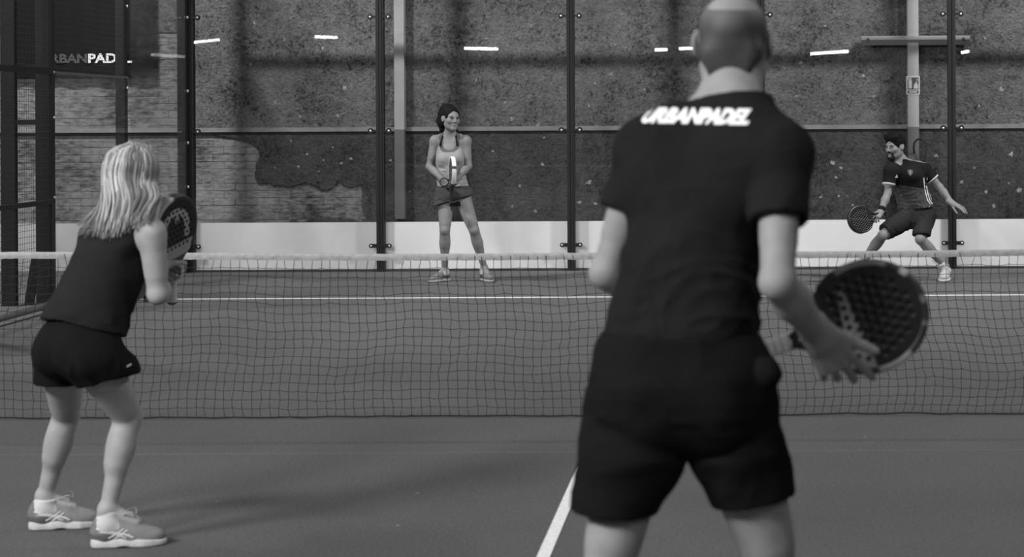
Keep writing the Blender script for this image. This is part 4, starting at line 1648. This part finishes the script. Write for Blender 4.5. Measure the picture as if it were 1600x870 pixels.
# ---------------------------------------------------------------- near woman, crouching at the net
def near_woman():
    J = dict(pelvis=W(126, 530, 7.08), waist=W(141, 465, 7.13), chest=W(171, 400, 7.24), neck=W(203, 342, 7.33),
             shL=W(160, 352, 7.40), shR=W(237, 362, 7.14), elL=W(212, 452, 7.52), elR=W(247, 458, 7.17),
             wrL=W(248, 420, 7.46), wrR=W(252, 447, 7.36),
             hipL=W(97, 556, 7.20), hipR=W(146, 560, 7.00), knL=W(103, 650, 7.43), knR=W(201, 652, 7.20),
             anL=W(70, 776, 7.47), anR=W(168, 797, 7.15))
    J['fwd_c'] = unit(V(.80, .60, 0)); J['fwd_p'] = unit(V(.62, .78, 0))
    J['toeL'] = unit(V(.97, .24, 0)); J['toeR'] = unit(V(.98, .20, 0))
    S = dict(pelvis=(.148, .100, .112), waist=(.120, .096, .135), chest=(.132, .104, .155), glute=.068, sh_r=.043, trap=.036, sc=.82, arm=1.06, delt=.80, leg=.95, bust=.95)
    root = person_root('blonde woman in dark tank top and shorts crouching with a racket at left', J['pelvis'][0], J['pelvis'][1])
    hc = W(211, 272, 7.45)
    hf, hu = unit(V(.62, .78, -.02)), unit(V(.10, .08, 1))
    HP, L, R = head(hc, hf, hu, .97, J['neck'] - V(0, 0, .02), .050, True)
    P = torso(J, S) + arm(J, S, 'L') + arm(J, S, 'R') + leg(J, S, 'L') + leg(J, S, 'R') + HP
    cR = W(268, 358, 7.52)                      # racket head
    uR = unit(V(.10, -.36, .93)); wR = unit(V(.40, .87, .30))
    grip = cR - uR * .235
    # both hands on the grip
    for q, wr, tgt, tb in (('R', J['wrR'], cR - uR * .240, 1), ('L', J['wrL'], cR - uR * .165, 1)):
        d = unit(tgt - wr)
        n = unit(V(.5, -.8, .1)) if q == 'R' else unit(V(-.2, .9, .3))
        tup = V(0, 0, 1)
        sg_ = 1 if np.cross(d, unit(n - d * n.dot(d))).dot(tup) > 0 else -1
        P += hand(wr, d, n, sg_, ((50, 70, 45),) * 4, None, .92, 2)
    v, f = field_mesh(P, .0045, smooth=1)
    mesh_obj('body', v, f, 'skin', root, True, SKIN)
    # wristbands
    for q, wr, el in (('R', J['wrR'], J['elR']), ('L', J['wrL'], J['elL'])):
        ax = unit(wr - el)
        m = MB(); m.tube([wr - ax * q_ for q_ in (.065, .06, .02, .015)], [.030, .034, .034, .030], 18, .012)
        m.build('wristband', 'cloth', root, True)
    m = MB()
    a = J['elR'] + V(0, -.005, .012)
    m.tube([W(226.5, 462, 7.2), W(230, 467, 7.2), W(229, 472, 7.2), W(225, 470, 7.2), W(226.5, 462, 7.2)], .004, 6, .012)
    m.build('strap_end', 'cloth', root, True)

    # tank top
    Rc = frame(J['neck'] - J['waist'], J['fwd_c'])
    tp = torso(J, S, .009, shoulder=.66)
    tp += [('cap', (J['chest'] - V(0, 0, .05), J['pelvis'] + unit(J['waist'] - J['pelvis']) * .03, .118, .140, unit(V(.70, -.7, 0)), 1.16), .06)]
    cuts = [(W(120, 508, 7.0), -unit(J['waist'] - J['pelvis'] + V(.04, 0, .12))), (J['neck'] + Rc[2] * .025, Rc[2])]

    def ah(F):
        for q in 'LR':
            ax = unit(J['sh' + q] - J['neck'])
            prim(F, 'ell', (J['sh' + q] + ax * .035 - V(0, 0, .045), V(.056, .075, .098), frame(V(0, 0, 1), J['fwd_c'])), .01, 'sub')
    v, f = field_mesh(tp, .0045, cuts, 1, ah)
    lowk = np.clip((W(150, 430, 7.1)[2] - v[:, 2]) / .15, 0, 1)
    v2 = folds(v, f, .007, 8, (1, 1, 1.8), 5.0)
    v = v + (v2 - v) * (.25 + .75 * lowk)[:, None]
    mesh_obj('tank_top', v, f, 'cloth', root, True, .0165)

    # loose running shorts
    Rp = frame(J['waist'] - J['pelvis'], J['fwd_p'])
    sp = [('ell', (J['pelvis'], V(.164, .126, .130), Rp), .04),
          ('ell', (J['pelvis'] + Rp[0] * .07 - Rp[1] * .030 - Rp[2] * .045, V(.094, .094, .104)), .03), ('ell', (J['pelvis'] - Rp[0] * .07 - Rp[1] * .030 - Rp[2] * .045, V(.094, .094, .104)), .03),
          ('cap', (J['hipL'], W(95, 597, 7.24), .096, .097, None, 1, V(0, 0, -1)), .03),
          ('cap', (J['hipR'], W(172, 592, 7.06), .104, .106, None, 1, V(.24, 0, -1)), .04)]

    def lh(F):
        prim(F, 'cap', (W(97, 594, 7.25), W(99, 660, 7.33), .082, .09), .002, 'sub')
        prim(F, 'cap', (W(168, 588, 7.06), W(195, 650, 7.12), .086, .095), .002, 'sub')
    v, f = field_mesh(sp, .0045, [(W(120, 494, 7.0), V(-.1, .2, 1))], 1, lh)
    v2 = folds(v, f, .013, 8, (1.3, 1.3, .4), 41.0)
    lowk = np.clip((J['pelvis'][2] + .02 - v[:, 2]) / .12, 0, 1)
    hemk = np.clip((v[:, 2] - W(120, 592, 7.1)[2]) / .07, .35, 1)
    v = v + (v2 - v) * (lowk * hemk)[:, None]
    so = mesh_obj('shorts', v, f, 'cloth', root, True, .0085)
    bvh = BVHTree.FromPolygons(v.tolist(), f.tolist())
    decal('logo', so, [poly((0, 0), (.018, .006), (.017, .012), (-.001, .006))], bvh, W(198, 573, 7.0), (V(1, 0, 0), V(0, 0, 1)), 'print_white', .003, .02, ray=V(.3, -.9, 0))

    for q in 'LR':
        a = J['an' + q]; d = J['toe' + q]
        shoe(root, V(a[0], a[1], 0) - d * .062, d, .272, (.20, .52, .55, .34), h=.0032)
        sock(root, V(a[0], a[1], .085), J['kn' + q], d, .039, .040 if q == 'L' else .046, .5)

    # hair: straight locks that part on the crown and slide down the back
    hm, hmf = field_mesh([('ell', (L(0, -.016, .028), (V(.077, .099, .088) + .004) * .97, R), .03)], .005, smooth=1,
                         extra=lambda F: (prim(F, 'ell', (L(0, .105, -.02), V(.13, .075, .15), R), .01, 'sub'),))
    hair = mesh_obj('hair', hm, hmf, 'hair', root, True, .16)
    r_, f_, u_ = R
    mb = MB()
    top = L(.0, .015, .122)
    for i in range(520):
        layer = i % 4                       # 0 = dense dark underlayer, 3 = outermost
        a = RNG.uniform(0, 1)
        th = math.radians(-122 + 244 * a)
        g = .002 + .005 * layer + RNG.uniform(0, .003)
        dr = -f_ * math.cos(th) + r_ * math.sin(th)
        rx = .077 * .97 + g; ry = .099 * .97 + g

        def ring(zz, k=1.0):
            sc = math.sqrt(max(0, 1 - ((zz - .026) / (.088 + .008)) ** 2)) if zz > .026 else 1
            return L(0, -.014, 0) + (-f_ * math.cos(th) * ry + r_ * math.sin(th) * rx) * sc * k + u_ * zz * .97
        part = L(RNG.normal(0, .004), .055 - .10 * RNG.uniform(0, 1) * (1 if abs(th) > 1 else .6), .118 + g * .4)
        p1 = ring(.090 + RNG.normal(0, .004)); p2 = ring(.035); p3 = ring(-.025, 1.0)
        # tips follow the slope of the back
        tip_l, tip_m, tip_r = W(124, 352, 7.20), W(164, 362, 7.10), W(236, 342, 7.09)
        tp_ = lerp(tip_l, tip_m, a / .5) if a < .5 else lerp(tip_m, tip_r, (a - .5) / .5)
        tp_ = tp_ + V(RNG.normal(0, .010), RNG.normal(0, .008) - .007 * layer, RNG.normal(0, .014) - .006)
        m1 = lerp(p3, tp_, .36) + V(.020, -.012, -.008) + dr * .006
        m2 = lerp(p3, tp_, .72) + V(.016, -.020, .000)
        ctrl = [part, p1, p2, p3, m1, m2, tp_]
        pts = []
        for s_ in range(len(ctrl) - 1):
            c0, c1, c2, c3 = ctrl[max(s_ - 1, 0)], ctrl[s_], ctrl[s_ + 1], ctrl[min(s_ + 2, len(ctrl) - 1)]
            for t in (0, .25, .5, .75):
                pts.append(.5 * ((2 * c1) + (c2 - c0) * t + (2 * c0 - 5 * c1 + 4 * c2 - c3) * t * t + (3 * c1 - c0 - 3 * c2 + c3) * t ** 3))
        pts.append(ctrl[-1])
        n = len(pts)
        w0 = RNG.uniform(.009, .013) if layer == 0 else RNG.uniform(.0035, .0085)
        rad = [w0 * (.5 + .5 * min(1, k / 5)) * (1 if k < n - 5 else max(.12, (n - 1 - k) / 5)) for k in range(n)]
        mb.tube(pts, rad, 6, float(np.clip(RNG.normal(.30, .085), .10, .50)) if layer else .15, flat=.42, up=unit(dr + V(0, -.3, .1)))
    lo = mb.build('hair_locks', 'hair', hair, True)

    def tone(x, y, z):
        t = np.full(len(x), .012)
        rr = np.sqrt(x ** 2 + (y - .005) ** 2)
        arc = (rr > .055) & (rr < .084) & (y > -.01 + .0 * x)
        tail = (x > .055) & (x < .084) & (y > -.05) & (y <= 0)
        mark = (np.abs(x - .01) < .012) & (np.abs(y - .045) < .018)
        t = np.where((arc | tail | mark) & (np.abs(z) > .012), .36, t)
        t = np.where((y < -.062) & (y > -.118) & (np.abs(z) > .012), .30, t)
        t = np.where((y <= -.118), .05, t)
        return t
    racket('padel_racket', cR, uR, wR, tone, 'padel racket with pale arc and dotted throat, held up by the crouching blonde woman',
           lambda g: .45 if 95 < g < 175 else .03, .5, strap=False)
    return root


# ---------------------------------------------------------------- far woman, waiting at the back glass
def face_parts(root, L, R, s, brow=.02, eye=.04):
    for q in (-1, 1):
        m = MB()
        c = L(q * .031, .0835, .000)
        n = 10
        for i in range(1):
            pts = [c - R[1] * .011 * s, c - R[1] * .006 * s, c + R[1] * .002 * s, c + R[1] * .0065 * s, c + R[1] * .0085 * s]
            m.tube(pts, [.004 * s, .0095 * s, .0105 * s, .006 * s, .001 * s], 12, .17, up=R[2], flat=.85)
        e = m.build('eye', 'eye', root, True)
        m = MB(); m.tube([c + R[1] * .006 * s, c + R[1] * .0092 * s], [.0055 * s, .004 * s], 10, .012, up=R[2]); m.build('iris', 'eye', e, True)
        m = MB(); m.tube([L(q * .048, .081, .014), L(q * .036, .0915, .019), L(q * .018, .0935, .016)], [.002, .0036, .0026], 6, brow, up=R[2])
        m.build('eyebrow', 'hair', root, True)
        # upper lash line
        m = MB(); m.tube([L(q * .046, .0845, .003), L(q * .031, .0935, .0085), L(q * .017, .0905, .004)], .0016, 5, .02, up=R[2]); m.build('eyelid', 'hair', root, True)


def far_woman():
    D = 18.9
    J = dict(pelvis=W(709, 302, D), waist=W(707, 278, D), chest=W(704, 246, D), neck=W(703, 212, D + .02),
             shR=W(680, 219, D), shL=W(728, 219, D), elR=W(671, 260, D - .02), elL=W(732, 259, D - .02),
             wrR=W(690, 279, D - .22), wrL=W(716, 277, D - .20),
             hipR=W(697, 309, D), hipL=W(722, 309, D), knR=W(695, 360, D - .10), knL=W(741, 360, D - .08), anR=W(695, 422, D + .02), anL=W(757, 419, D + .05))
    J['fwd_c'] = unit(V(.08, -1, 0)); J['fwd_p'] = unit(V(.0, -1, 0))
    J['toeR'] = unit(V(-.62, -.78, 0)); J['toeL'] = unit(V(.42, -.9, 0))
    S = dict(pelvis=(.158, .115, .115), waist=(.120, .092, .13), chest=(.135, .100, .155), glute=.085, sh_r=.045, trap=.034, sc=.8, arm=.92, leg=.98, bust=1.08)
    root = person_root('dark-haired woman in light tank top and dark skirt standing by the back glass', J['pelvis'][0], J['pelvis'][1])
    hc = W(704.5, 185, D - .02)
    HP, L, R = head(hc, unit(V(.55, -.83, .0)), unit(V(.04, 0, 1)), .98, J['neck'] - V(0, 0, .02), .048, True)
    P = torso(J, S) + arm(J, S, 'L') + arm(J, S, 'R') + leg(J, S, 'L') + leg(J, S, 'R') + HP
    cR = W(707, 267, D - .33)
    uR = unit(V(.09, -.30, .95)); wR = unit(V(.26, -.90, -.30))
    for q, tgt in (('R', cR - uR * .215), ('L', cR - uR * .150)):
        wr = J['wr' + q]
        d = unit(tgt - wr)
        n = unit(V(-.5, -.8, .2)) if q == 'R' else unit(V(.6, -.7, .2))
        sg_ = 1 if np.cross(d, unit(n - d * n.dot(d))).dot(V(0, 0, 1)) > 0 else -1
        P += hand(wr, d, n, sg_, ((48, 66, 40),) * 4, None, .92, 2)
    v, f = field_mesh(P, .005, smooth=1)
    tone = np.full(len(v), SKIN * .54)
    mouth = np.linalg.norm((v - L(0, .094, -.067)) / V(1, 1, .45), axis=1) < .016
    tone[mouth] *= .55
    mesh_obj('body', v, f, 'skin', root, True, tone)
    face_parts(root, L, R, .98)
    # tank top with a darker neck band
    Rc = frame(J['neck'] - J['waist'], J['fwd_c'])
    tp = torso(J, S, .007, shoulder=.62)
    tp += [('cap', (J['chest'] - V(0, 0, .08), J['pelvis'] + V(0, 0, .03), .108, .135, V(1, 0, 0), 1.22), .05)]
    nk, nr = J['neck'] + V(.004, -.085, -.035), V(.078, .12, .105)

    def sc(F):
        prim(F, 'ell', (nk, nr), .006, 'sub')
        for q in 'LR':
            s_ = 1 if q == 'R' else -1
            ax = unit(J['sh' + q] - J['neck'])
            prim(F, 'ell', (J['sh' + q] + ax * .040 - V(0, 0, .05), V(.062, .085, .115)), .01, 'sub')
    v, f = field_mesh(tp, .005, [(W(709, 291, D - .1), V(.0, 0, -1)), (J['neck'] + V(0, 0, .02), V(0, .3, 1))], 1, sc)
    e = np.linalg.norm((v - nk) / nr, axis=1)
    lowk = np.clip((J['chest'][2] - .04 - v[:, 2]) / .1, 0, 1)
    v = v + (folds(v, f, .006, 12, (.8, .8, 2.2), 4.0) - v) * (.1 + .9 * lowk)[:, None]
    side = (np.abs((v - J['chest'])[:, 0]) > .112) & (v[:, 2] < J['chest'][2] - .02) & (v[:, 1] > J['chest'][1] - .05)
    mesh_obj('tank_top', v, f, 'cloth', root, True, np.where((e < 1.42) & (v[:, 2] > J['neck'][2] - .16), .10, np.where(side, .03, .25)))
    m = MB()
    for s_ in (-1, 1):
        a_, b_ = J['neck'] + V(s_ * .055, .02, .035), J['neck'] + V(s_ * .085, -.085, -.10)
        m = MB(); m.tube([a_, lerp(a_, b_, .4) + V(0, -.03, .012), b_], .010, 6, .015, flat=.4)
        m.build('bra_strap', 'cloth', root, True)
    # wrap skirt, hitched higher over the left thigh
    sp = [('cap', (J['pelvis'] + V(0, 0, .08), J['pelvis'], .118, .135, V(1, 0, 0), 1.22), .04), ('ell', (J['pelvis'] - V(0, 0, .02), V(.172, .130, .115)), .04),
          ('cap', (J['hipR'] + V(0, 0, .03), W(693, 330, D - .05), .102, .108), .05), ('cap', (J['hipL'] + V(0, 0, .03), W(727, 325, D - .05), .100, .108), .05)]
    v, f = field_mesh(sp, .005, [(W(709, 289, D), V(.05, 0, 1)), (W(711, 311.5, D - .14), V(.30, .0, -1))], 1)
    v = folds(v, f, .005, 12, (.7, .7, 1.8), 14.0)
    mesh_obj('skirt', v, f, 'cloth', root, True, .055)
    us = [('cap', (J['hipR'], W(700, 322, D - .02), .085, .080), .03), ('cap', (J['hipL'], W(719, 322, D - .03), .078, .070), .03)]
    v, f = field_mesh(us, .006, [(W(712, 322, D - .1), V(.0, 0, -1))], 1)
    mesh_obj('undershorts', v, f, 'cloth', root, True, .015)
    for q in 'RL':
        a = J['an' + q]; d = J['toe' + q]
        shoe(root, V(a[0], a[1], 0) - d * .060, d, .268, (.14, .30, .05, .25), h=.005, laces='flat')
        sock(root, V(a[0], a[1], .085), J['kn' + q], d, .039, .050, .40)
    # wavy dark hair gathered high at the back of the head
    hp = [('ell', (L(0, -.018, .030), (V(.077, .099, .088) + .009) * .98, R), .03), ('ell', (L(.01, -.065, .108), V(.050, .050, .040), R), .03), ('ell', (L(.02, -.105, .075), V(.045, .045, .050), R), .03),
          ('cap', (L(.03, -.10, .07), L(.050, -.110, -.03), .046, .042), .03), ('cap', (L(.050, -.110, -.03), L(.055, -.080, -.115), .040, .020), .03),
          ('cap', (L(.066, -.04, .04), L(.075, -.06, -.06), .024, .028), .02), ('cap', (L(-.05, -.075, -.03), L(-.085, -.03, -.135), .030, .014), .02)]

    def hx(F):
        prim(F, 'ell', (L(0, .096, -.026), V(.080, .062, .112), R), .01, 'sub')
        for q in (-1, 1):
            prim(F, 'ell', (L(q * .088, .005, -.006), V(.022, .026, .036), R), .006, 'sub')
    v, f = field_mesh(hp, .004, smooth=1, extra=hx)
    v = folds(v, f, .004, 28, (1, 1, .35), 2.0)
    hair = mesh_obj('hair', v, f, 'hair_dark', root, True, .006)
    mb = MB()
    for i in range(46):
        a0 = L(.035 + RNG.uniform(-.025, .025), -.098 + RNG.uniform(-.02, .02), .085 + RNG.normal(0, .02))
        ln = RNG.uniform(.10, .20)
        pts = [a0]
        ph = RNG.uniform(0, 6)
        for k in range(1, 9):
            t = k / 8
            pts.append(a0 + R[0] * (.02 * t + .010 * math.sin(ph + t * 9)) + R[1] * (-.03 * math.sin(t * 2.2) + .008 * math.cos(ph + t * 8)) - V(0, 0, 1) * ln * t)
        mb.tube(pts, [.004, .006, .006, .006, .0055, .005, .004, .003, .001], 5, .007)
    mb.build('hair_locks', 'hair_dark', hair, True)
    m = MB(); wr = J['wrR']; ax = unit(wr - J['elR'])
    m.tube([wr - ax * .035, wr - ax * .02], .031, 16, .40); m.build('bracelet', 'cloth', root, True)
    m = MB(); t = np.linspace(0, 2 * math.pi, 18)
    m.tube([W(694.5, 284.5, D - .36) + V(.042 * math.cos(a) , -.02 + .015 * math.sin(a), .038 * math.sin(a)) for a in t], .005, 6, .012); m.build('wrist_loop', 'cloth', root, True)

    def tone(x, y, z):
        tt = np.full(len(x), .02)
        tt = np.where((np.sin(y * 120) * np.sin(x * 90 + 1) > .35) & (np.abs(z) > .012), .15, tt)
        return tt
    racket('padel_racket', cR, uR, wR, tone, 'padel racket with white edge held edge-on by the woman in the skirt', lambda g: .02 if 28 < g < 40 else .62, .03, h=.004)
    return root


# ---------------------------------------------------------------- far man, lunging at the right
def far_man():
    D = 18.95
    J = dict(pelvis=W(1431, 333, D), waist=W(1428, 308, D), chest=W(1419, 280, D - .06), neck=W(1409, 255, D - .12),
             shR=W(1392, 267, D - .22), shL=W(1443, 263, D + .02), elR=W(1387, 302, D - .26), wrR=W(1376, 331, D - .36),
             elL=W(1468, 292, D + .02), wrL=W(1486, 316, D - .12),
             hipR=W(1419, 341, D - .05), hipL=W(1445, 340, D + .03), knR=W(1379, 368, D - .22), knL=W(1438, 374, D - .34),
             anR=W(1347, 409, D + .06), anL=W(1478, 417, D - .18))
    J['fwd_c'] = unit(V(-.42, -.9, -.1)); J['fwd_p'] = unit(V(-.2, -.98, 0))
    J['toeR'] = unit(V(-.80, -.6, 0)); J['toeL'] = unit(V(-.25, -.97, 0))
    S = dict(pelvis=(.158, .112, .118), waist=(.140, .102, .14), chest=(.158, .112, .165), glute=.086, sh_r=.056, trap=.043, sc=.95, arm=.97, leg=.98)
    root = person_root('bearded dark-haired man in striped sports shirt lunging at right by the glass', J['pelvis'][0], J['pelvis'][1])
    hc = W(1398.5, 229, D - .16)
    HP, L, R = head(hc, unit(V(-.70, -.71, -.10)), unit(V(-.06, -.04, 1)), 1.0, J['neck'] - V(0, 0, .02), .060)
    P = torso(J, S) + arm(J, S, 'L') + arm(J, S, 'R') + leg(J, S, 'L') + leg(J, S, 'R') + HP
    cR = W(1344, 343, D - .52)
    uR = unit(V(-.80, -.55, -.20)); wR = unit(V(-.30, .10, .95))
    wr = J['wrR']; d = unit(cR - uR * .235 - wr)
    n = unit(V(-.2, -.9, .3))
    sg_ = 1 if np.cross(d, unit(n - d * n.dot(d))).dot(V(-.6, 0, .3)) > 0 else -1
    P += hand(wr, d, n, sg_, ((50, 68, 42),) * 4, None, 1.02, 2)
    dl = unit(V(.80, -.35, -.42)); nl = unit(V(.25, -.30, .88))
    sg2 = 1 if np.cross(dl, unit(nl - dl * nl.dot(dl))).dot(V(-.3, -.6, -.6)) > 0 else -1
    P += hand(J['wrL'], dl, nl, sg2, ((4, 8, 6), (8, 10, 8), (10, 12, 8), (6, 10, 8)), (unit(V(.35, -.4, -.85)), unit(V(.5, -.3, -.8)), unit(V(.55, -.3, -.75))), 1.05, 11)
    v, f = field_mesh(P, .005, smooth=1)
    tone = np.full(len(v), SKIN * .54)
    mouth = np.linalg.norm((v - L(0, .094, -.067)) / V(1, 1, .45), axis=1) < .018
    tone[mouth] *= .55
    mesh_obj('body', v, f, 'skin', root, True, tone)
    face_parts(root, L, R, 1.0, brow=.008)
    # hair swept up from the brow, and the beard
    hp = [('ell', (L(0, -.018, .034), V(.077, .099, .088) + .011, R), .03), ('cap', (L(-.045, .055, .095), L(.045, .060, .100), .028, .026), .04), ('cap', (L(-.04, .0, .115), L(.04, .0, .118), .028, .028), .04)]

    def hx(F):
        prim(F, 'ell', (L(0, .110, -.045), V(.095, .070, .115), R), .01, 'sub')
        prim(F, 'ell', (L(0, -.06, -.14), V(.12, .12, .085), R), .01, 'sub')
        for q in (-1, 1):
            prim(F, 'ell', (L(q * .088, .005, -.012), V(.022, .030, .040), R), .006, 'sub')
    v, f = field_mesh(hp, .004, smooth=1, extra=hx)
    v = folds(v, f, .003, 30, (1.2, .5, .8), 6.0)
    mesh_obj('hair', v, f, 'hair_dark', root, True, .005)
    bp_ = [('cap', (L(-.054, .0, -.055), L(-.016, .072, -.106), .019, .017), .02), ('cap', (L(.054, .0, -.055), L(.016, .072, -.106), .019, .017), .02), ('ell', (L(0, .076, -.106), V(.030, .022, .022), R), .02),
           ('cap', (L(-.062, .008, -.015), L(-.054, .0, -.055), .011, .016), .01), ('cap', (L(.062, .008, -.015), L(.054, .0, -.055), .011, .016), .01),
           ('cap', (L(-.026, .082, -.058), L(0, .096, -.050), .0075, .0085), .008), ('cap', (L(.026, .082, -.058), L(0, .096, -.050), .0075, .0085), .008),
           ('cap', (L(-.030, .078, -.062), L(-.026, .070, -.09), .009, .012), .01), ('cap', (L(.030, .078, -.062), L(.026, .070, -.09), .009, .012), .01)]

    def bx(F):
        prim(F, 'cap', (L(-.012, .105, -.067), L(.012, .105, -.067), .009, .009), .004, 'sub')
    v, f = field_mesh(bp_, .0035, smooth=1, extra=bx)
    v = folds(v, f, .002, 60, (1, 1, 1), 6.0)
    mesh_obj('beard', v, f, 'hair_dark', root, True, .012)
    # sports shirt: black yoke, grey body, three pale stripes down the flank
    Rc = frame(J['neck'] - J['waist'], J['fwd_c'])
    hR, hL = lerp(J['shR'], J['elR'], .62), lerp(J['shL'], J['elL'], .60)
    tp = torso(J, S, .012)
    tp += [('ell', (J['shL'], V(.066, .066, .070)), .03), ('ell', (J['shR'], V(.068, .068, .072)), .03),
           ('cap', (J['shR'], hR, .060, .064, None, 1, True), .03), ('cap', (J['shL'], hL, .060, .064, None, 1, True), .03),
           ('cap', (J['chest'] - V(0, 0, .06), J['pelvis'] + V(0, 0, .06), .112, .132, Rc[0], 1.22), .05),
           ('cap', (J['neck'] - Rc[2] * .02, J['neck'] + Rc[2] * .05, .072, .066), .02)]

    def vn(F):
        prim(F, 'cap', (J['neck'] + Rc[2] * .10 + Rc[1] * .03, J['neck'] + Rc[1] * .13 - Rc[2] * .060, .056, .010), .004, 'sub')
        prim(F, 'cap', (hR - unit(J['elR'] - J['shR']) * .004, J['elR'], .054, .05), .002, 'sub')
        prim(F, 'cap', (hL - unit(J['elL'] - J['shL']) * .004, J['elL'], .054, .05), .002, 'sub')
    v, f = field_mesh(tp, .005, [(J['neck'] + V(0, 0, .030), V(.05, .2, 1)), (W(1431, 325, D), V(.12, 0, -1))], 1, vn)
    lowk = np.clip((J['chest'][2] - v[:, 2]) / .12, 0, 1)
    v = v + (folds(v, f, .006, 11, (1.2, 1, 2.0), 24.0) - v) * (.2 + .8 * lowk)[:, None]
    tone = np.full(len(v), .012)
    zl = W(1420, 291, D)[2]
    ax_ = unit(J['elR'] - J['shR'])
    onarm = ((np.linalg.norm(np.cross(v - J['shR'], ax_), axis=1) < .075) & ((v - J['shR']) @ ax_ > -.03)) & (v[:, 0] < W(1400, 290, D)[0])
    tone = np.where((v[:, 2] < zl + .02 * np.sin(v[:, 0] * 9)) & ~onarm, .062, tone)
    ts = mesh_obj('sports_shirt', v, f, 'cloth', root, True, tone)
    bvh = BVHTree.FromPolygons(v.tolist(), f.tolist())
    O = W(1431, 300, D)
    ax, az = V(1, 0, 0), V(0, 0, 1)
    pl = lambda *pp: poly(*[((W(a, b, D) - O)[0], (W(a, b, D) - O)[2]) for a, b in pp])
    sr = []
    for dx in (0, 3.4, 6.8):
        path = [(1441 + dx, 277), (1442 + dx * 1.02, 286), (1444 + dx * 1.08, 300), (1447.5 + dx * 1.12, 312), (1452 + dx * 1.1, 318)]
        for (x0, y0), (x1, y1) in zip(path[:-1], path[1:]):
            sr.append(pl((x0 - .75, y0), (x0 + .75, y0), (x1 + .75, y1), (x1 - .75, y1)))
    for dx in (0, 3.2, 6.4):
        sr.append(pl((1449.5 + dx, 321), (1451.5 + dx, 321), (1451.5 + dx, 323.4), (1449.5 + dx, 323.4)))
        sr.append(pl((1450 + dx, 324.5), (1452 + dx, 324.5), (1452 + dx, 326.5), (1450 + dx, 326.5)))
    decal('side_stripes', ts, sr, bvh, O, (ax, az), 'print_white', .003, .03, ray=V(0, -1, 0))
    decal('chest_logo', ts, [pl((1394.5, 276.5), (1396, 274), (1397.5, 271), (1399, 273.5), (1400.3, 276.5))], bvh, O, (ax, az), 'print_white', .003, .03, ray=V(0, -1, 0))
    decal('chest_crest', ts, [pl((1415, 265), (1419, 263.6), (1423, 265), (1422.6, 270), (1419, 274.5), (1415.6, 270))], bvh, O, (ax, az), plain('crest', .055, .6), .003, .03, ray=V(0, -1, 0))
    decal('crest_stripe', ts, [pl((1418.2, 265.5), (1420, 265.5), (1420, 272), (1418.2, 272))], bvh, O, (ax, az), plain('crest_pale', .16, .6), .0045, .03, ray=V(0, -1, 0))
    for q, h_ in (('R', hR), ('L', hL)):
        ax2 = unit(J['el' + q] - J['sh' + q])
        m = MB(); m.tube([h_ - ax2 * .014, h_ - ax2 * .012, h_ + ax2 * .001, h_ + ax2 * .003, h_ - ax2 * .004], [.0630, .0668, .0670, .063, .056], 24, .50, cap=False)
        m.build('cuff', 'cloth', ts, True)
    # shorts to the knee
    sp = [('ell', (J['pelvis'], V(.170, .125, .125)), .04), ('cap', (J['pelvis'] + V(0, 0, .06), J['pelvis'], .115, .13, V(1, 0, 0), 1.2), .04),
          ('cap', (J['hipR'] - V(0, 0, .0), W(1383, 362, D - .19), .100, .082, None, 1, True), .05),
          ('cap', (J['hipL'] - V(0, 0, .0), W(1439.5, 367, D - .30), .100, .084, None, 1, V(-.05, -.3, -1)), .05)]
    v, f = field_mesh(sp, .005, [(W(1431, 316, D), V(0, 0, 1))], 1)
    v = folds(v, f, .006, 9, (1.2, 1, 1), 51.0)
    mesh_obj('shorts', v, f, 'cloth', root, True, .022)
    # shoes
    shoe(root, V(J['anL'][0], J['anL'][1], 0) - J['toeL'] * .06, J['toeL'], .30, (.36, .50, .2, .5), h=.005, laces='flat', stripes=False)
    sock(root, V(J['anL'][0], J['anL'][1], .09), J['knL'], J['toeL'], .042, .10, .42)
    shoe(root, V(J['anR'][0], J['anR'][1], 0) - J['toeR'] * .06, J['toeR'], .30, (.36, .50, .2, .5), h=.005, laces='flat', stripes=False, pitch=14, base_z=.075)
    sock(root, J['anR'], J['knR'], J['toeR'], .042, .10, .42)
    wr = J['wrR']; axw = unit(wr - J['elR'])
    m = MB(); m.tube([wr - axw * q for q in (.055, .05, .02, .015)], [.032, .036, .036, .032], 18, .012); m.build('wristband', 'cloth', root, True)
    racket('padel_racket', cR, uR, wR, lambda x, y, z: np.where((np.abs(x - y * .3) < .004) & (np.abs(z) > .012), .05, .007), 'all black padel racket held low by the bearded man', lambda g: .012, .02, h=.004)
    return root


near_man()
near_woman()
far_woman()
far_man()
